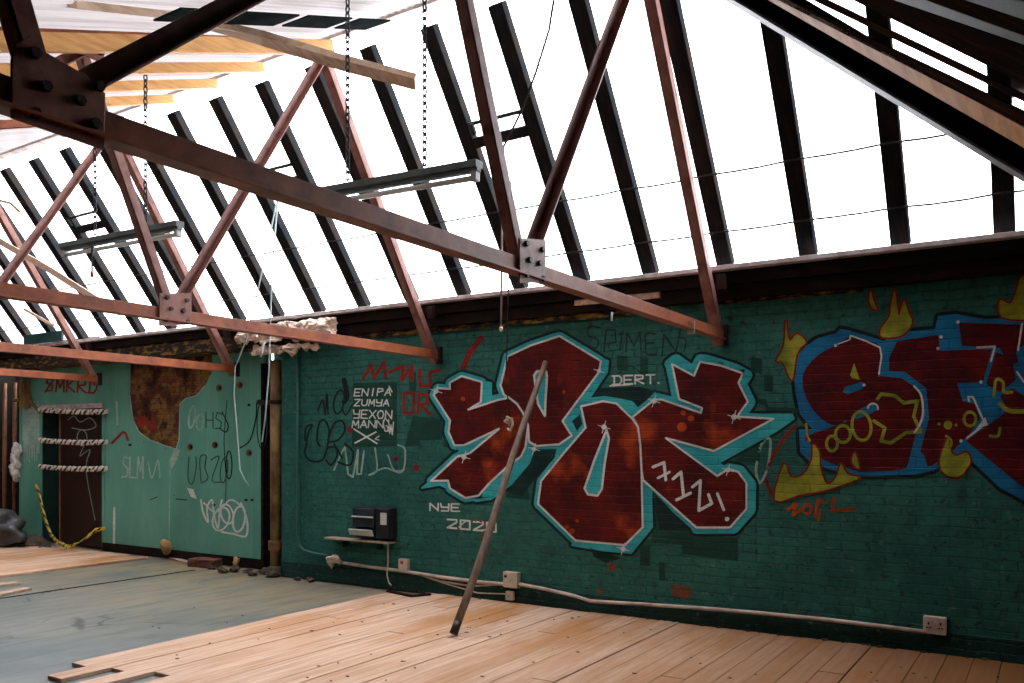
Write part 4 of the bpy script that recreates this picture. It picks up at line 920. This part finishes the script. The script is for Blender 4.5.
p.fill([(843, 392), (845, 387), (862, 382), (865, 385), (862, 389), (848, 394)], 'blue'); p.fill([(853, 417), (860, 409), (876, 403), (879, 408), (872, 413), (857, 419)], 'blue'); p.fill([(957, 383), (970, 386), (985, 380), (996, 400), (1006, 410), (985, 425), (966, 440), (980, 418), (972, 396), (963, 402)], 'blue'); p.fill([(905, 470), (917, 448), (924, 455), (928, 468), (938, 462), (934, 471)], 'blue')
p.layer()
Wt = 'white'
p.stroke([(850, 339), (850.5, 335.5), (866, 341), (880, 347.5), (881.5, 356), (879, 374)], 1.7, Wt); p.stroke([(838, 344), (849, 340)], 1.2, Wt); p.dot(835.5, 345.5, 1.5, Wt); p.dot(864, 385, 1.6, Wt); p.ellipse(873, 408, 5, 4.5, 1.8, Wt, 0, 180, 380); p.curve([(914, 386), (921, 395), (923, 412), (920, 424), (914, 433)], 2.2, Wt); p.stroke([(977, 347.5), (995, 346.5), (991, 361)], 2, Wt); p.stroke([(969, 401), (968, 397), (973, 397), (985, 424), (967, 438)], 2, Wt); p.fill([(985, 417), (988, 425), (976, 429)], Wt); p.stroke([(1022, 324), (1018, 350)], 2, Wt); p.stroke([(1017, 372), (1024, 382)], 2, Wt)
for x, y in ((941, 337), (938, 348.5), (958, 322), (981, 382), (961, 441)): p.dot(x, y, 1.7, Wt)
Yl = 'yellow'
p.stroke([(877.5, 399), (881, 394), (894.6, 395.6), (904, 403), (917.4, 401), (913.6, 416.5), (921, 431.7), (906, 432.6), (890.8, 443), (881, 441), (885, 428), (874, 421)], 3.4, Yl); p.ellipse(861.5, 426, 9.5, 14.5, 3, Yl, -8); p.ellipse(843, 434, 7.5, 8.5, 3, Yl); p.ellipse(832, 443.5, 5.5, 7.5, 3, Yl)
p.fill([(850, 375), (854, 363), (858, 374), (860, 380), (852, 378)], Yl); p.dot(948, 425, 4.5, Yl); p.dot(939, 424, 1.5, Yl); p.dot(956, 425, 1.5, Yl); p.ellipse(970, 419, 6, 7, 3, Yl); p.curve([(994, 396), (996, 380), (1003, 382), (1004, 392), (1012, 392)], 3, Yl); p.curve([(1000, 404), (1010, 411), (1030, 411)], 4.5, Yl); p.curve([(990, 436), (998, 436), (1000, 428)], 3, Yl); p.curve([(946, 436), (951, 440), (951, 446)], 2.5, Yl)
FLM = [[(774.7, 500), (784, 464), (790, 477), (803, 475), (812, 460), (813, 445), (819, 452), (820, 468), (827, 484), (836, 478), (841, 464), (847, 474), (859, 478), (844, 484), (826, 490), (799, 495)], [(786, 321), (787, 332), (790, 341), (797, 334), (806, 342), (800, 348), (795.7, 358), (792, 380), (783, 362), (776.6, 361), (784, 346)], [(894.6, 291), (897, 305), (899, 316), (904, 300), (908, 312), (911.7, 323), (902, 335), (883, 337), (881, 329), (890, 316), (891, 305)], [(1000, 300), (1010, 304), (1016, 292), (1022, 276), (1034, 280), (1034, 316), (1002, 317)], [(948, 438), (951, 452), (957, 456), (967, 452.6), (970, 464), (958, 477), (944, 473), (940, 460)], [(871, 291), (873, 300), (877, 309), (872, 308), (869, 300)], [(855, 453), (859, 468), (852, 462)]]
FLM = [smooth(L, True, 3) for L in FLM]
for L in FLM: p.stroke(L, 4, 'tagred', True)
p.stroke([(806, 424), (808, 436), (806, 440)], 3, 'tagred')
p.layer()
for L in FLM: p.fill(L, Yl)
p.stroke([(806, 424), (807.5, 436), (810, 441)], 2, Yl)
O = 'orange'
p.stroke([(788, 510), (796, 503), (793, 515), (801, 510)], 3, O); p.ellipse(807, 509, 4, 4.5, 2.6, O); p.stroke([(815, 516), (818, 500), (826, 503)], 2.6, O); p.stroke([(834, 498), (832, 511), (855, 509)], 2.8, O); p.stroke([(820, 510), (818, 521)], 2.2, O)
p.build('second red letter piece with blue outlines and yellow flames', wall)

# ---- on the green boards
p = Paint(['hole', 'tagred', 'palewhite'], GY)
HL = [(131, 352), (146, 350), (170, 352), (212, 352), (212, 372), (205, 386), (196, 396), (186, 398), (180, 404), (179, 440), (176, 449), (166, 446), (150, 440), (139, 432), (133, 420), (130, 396)]
p.fill(HL, 'hole'); p.layer(); p.stroke(HL[5:], 1.0, 'palewhite')
p.stroke([(136, 424), (140, 416), (142, 428), (146, 420), (150, 430), (153, 418), (157, 432)], 2.6, 'tagred'); p.dot(150, 426, 4, 'tagred'); p.dot(144, 420, 4, 'tagred')
p.build('ragged hole showing rusty brick', gwall)
p = Paint(['tagred'], GY); p.lay = 1
p.text('SMKRD', 45, 378, 8, 13, 2, 'tagred', .04, .1, .35); p.stroke([(45, 392), (56, 376)], 2, 'tagred'); p.curve([(112, 443), (118, 437), (124, 432), (128, 440)], 2.6, 'tagred'); p.build('red scrawl over the doorway', gwall)
p = Paint(['white', 'palewhite'], GY); p.lay = 1
p.text('SLM', 122, 456, 6, 21, 1.6, 'palewhite', .05, .1, .25); p.curve([(148, 462), (152, 478), (158, 460), (160, 478)], 1.4, 'palewhite'); p.ellipse(192, 417, 3, 11, 2, 'palewhite', 8); p.ellipse(200, 422, 3.5, 8, 1.8, 'palewhite', 4)
p.fill([(187, 488), (193, 489), (197, 499), (191, 497)], 'white'); p.fill([(169, 462), (174, 448), (180, 450), (177, 460), (171, 470)], 'palewhite')
p.curve([(201, 500), (203, 512), (208, 522), (207, 508), (212, 500), (214, 515), (218, 528), (220, 508), (222, 500)], 1.8, 'white'); p.ellipse(221, 519, 8, 12, 1.8, 'white', 20); p.ellipse(227, 514, 6, 10, 1.7, 'white', -15); p.ellipse(239, 519, 6, 13, 2.2, 'white', 8); p.curve([(222, 532), (234, 534), (246, 536), (247, 520), (241, 503)], 2, 'white'); p.curve([(204, 503), (216, 512), (230, 500), (240, 505)], 1.6, 'white')
p.stroke([(114.3, 508), (113.8, 551)], 2.2, 'white'); p.stroke([(116.5, 402), (117.5, 424)], 2, 'palewhite'); p.stroke([(170, 470), (169, 545)], 1, 'palewhite')
for k in range(16):
    x = 23+k*1.05; p.stroke([(x, 404+3*math.sin(k*2.1)), (x+.1, 440+22*abs(math.sin(k*1.3)))], 1.25, 'palewhite')
p.build('white tags and drips on the green boards', gwall)
p = Paint(['black', 'grey', 'brickred', 'dimgreen'], GY); p.lay = 1
p.text('HS', 206, 412, 7, 16, 1.2, 'dimgreen', .05, 0, .3); p.curve([(222, 412), (228, 425), (226, 432), (219, 428)], 1.2, 'grey'); p.curve([(189, 457), (188, 478), (192, 484), (196, 470), (196, 457)], 1.2, 'dimgreen'); p.curve([(201, 482), (200, 458), (206, 456), (205, 468), (208, 478), (202, 483)], 1.2, 'dimgreen'); p.curve([(211, 460), (219, 457), (212, 480), (221, 482)], 1.2, 'dimgreen'); p.ellipse(224, 470, 3.5, 13, 1.2, 'dimgreen', 6); p.ellipse(229, 465, 3, 14, 1.1, 'black'); p.curve([(240, 448), (250, 440), (256, 418), (257, 402), (262, 400)], 1.3, 'black'); p.curve([(227, 400), (224, 440), (226, 480), (225, 505)], .8, 'grey'); p.ellipse(262, 425, 5, 24, 1.1, 'grey')
for x, y in ((215, 445), (240, 385), (219, 388), (190, 447), (249, 453)): p.dot(x, y, 3, 'brickred', 3.6); p.dot(x+1, y, 1.6, 'black', 2)
for x, y in ((130, 445), (249, 405), (246, 500), (214, 505), (252, 500)): p.dot(x, y, 1.7, 'black', 1.3)
p.stroke([(150, 500), (157, 497)], .9, 'black'); p.stroke([(176, 499), (187, 500)], 1.1, 'black')
p.build('thin black tags and rust spots on the green boards', gwall)
# pale scrawl on the dark door
p = Paint(['palewhite'], GY+.058); p.curve([(68, 420), (74, 416), (80, 422), (90, 418), (96, 426), (86, 430), (72, 428)], .8, 'palewhite'); p.ellipse(82, 438, 5, 8, .8, 'palewhite'); p.curve([(84, 446), (80, 456), (90, 450), (86, 470), (95, 520)], .7, 'palewhite'); 
o = p.build('pale scrawl on the dark door', [x for x in bpy.data.objects if x.name.startswith('timber_door')][0])

# ================================================================ LIGHT
w = bpy.data.worlds.new('overcast_sky'); SC.world = w; w.use_nodes = True
bg = w.node_tree.nodes['Background']; bg.inputs[0].default_value = (.955, .99, 1.0, 1); bg.inputs[1].default_value = 7.5
def portal(c, x_axis, y_axis, sx, sy):
    L = bpy.data.lights.new('skylight_portal', 'AREA'); L.shape = 'RECTANGLE'; L.size = sx; L.size_y = sy
    o = bpy.data.objects.new('skylight_portal', L); C.objects.link(o)
    z = V(x_axis).cross(V(y_axis)).normalized(); m = Matrix((V(x_axis).normalized(), V(y_axis).normalized(), z)).transposed().to_4x4(); m.translation = V(c); o.matrix_world = m
    L.cycles.is_portal = True
portal(V(((XL+XR)/2, 6.36, 4.1))+nn*.3, (1, 0, 0), sl, XR-XL, 2.7)
SC.cycles.use_denoising = True
SC.cycles.max_bounces = 10; SC.cycles.diffuse_bounces = 6; SC.cycles.transparent_max_bounces = 12; SC.cycles.sample_clamp_indirect = 8
SC.view_settings.view_transform = 'Standard'; SC.view_settings.look = 'None'; SC.view_settings.gamma = 1; SC.view_settings.use_curve_mapping = False
SC.view_settings.exposure = 0.68
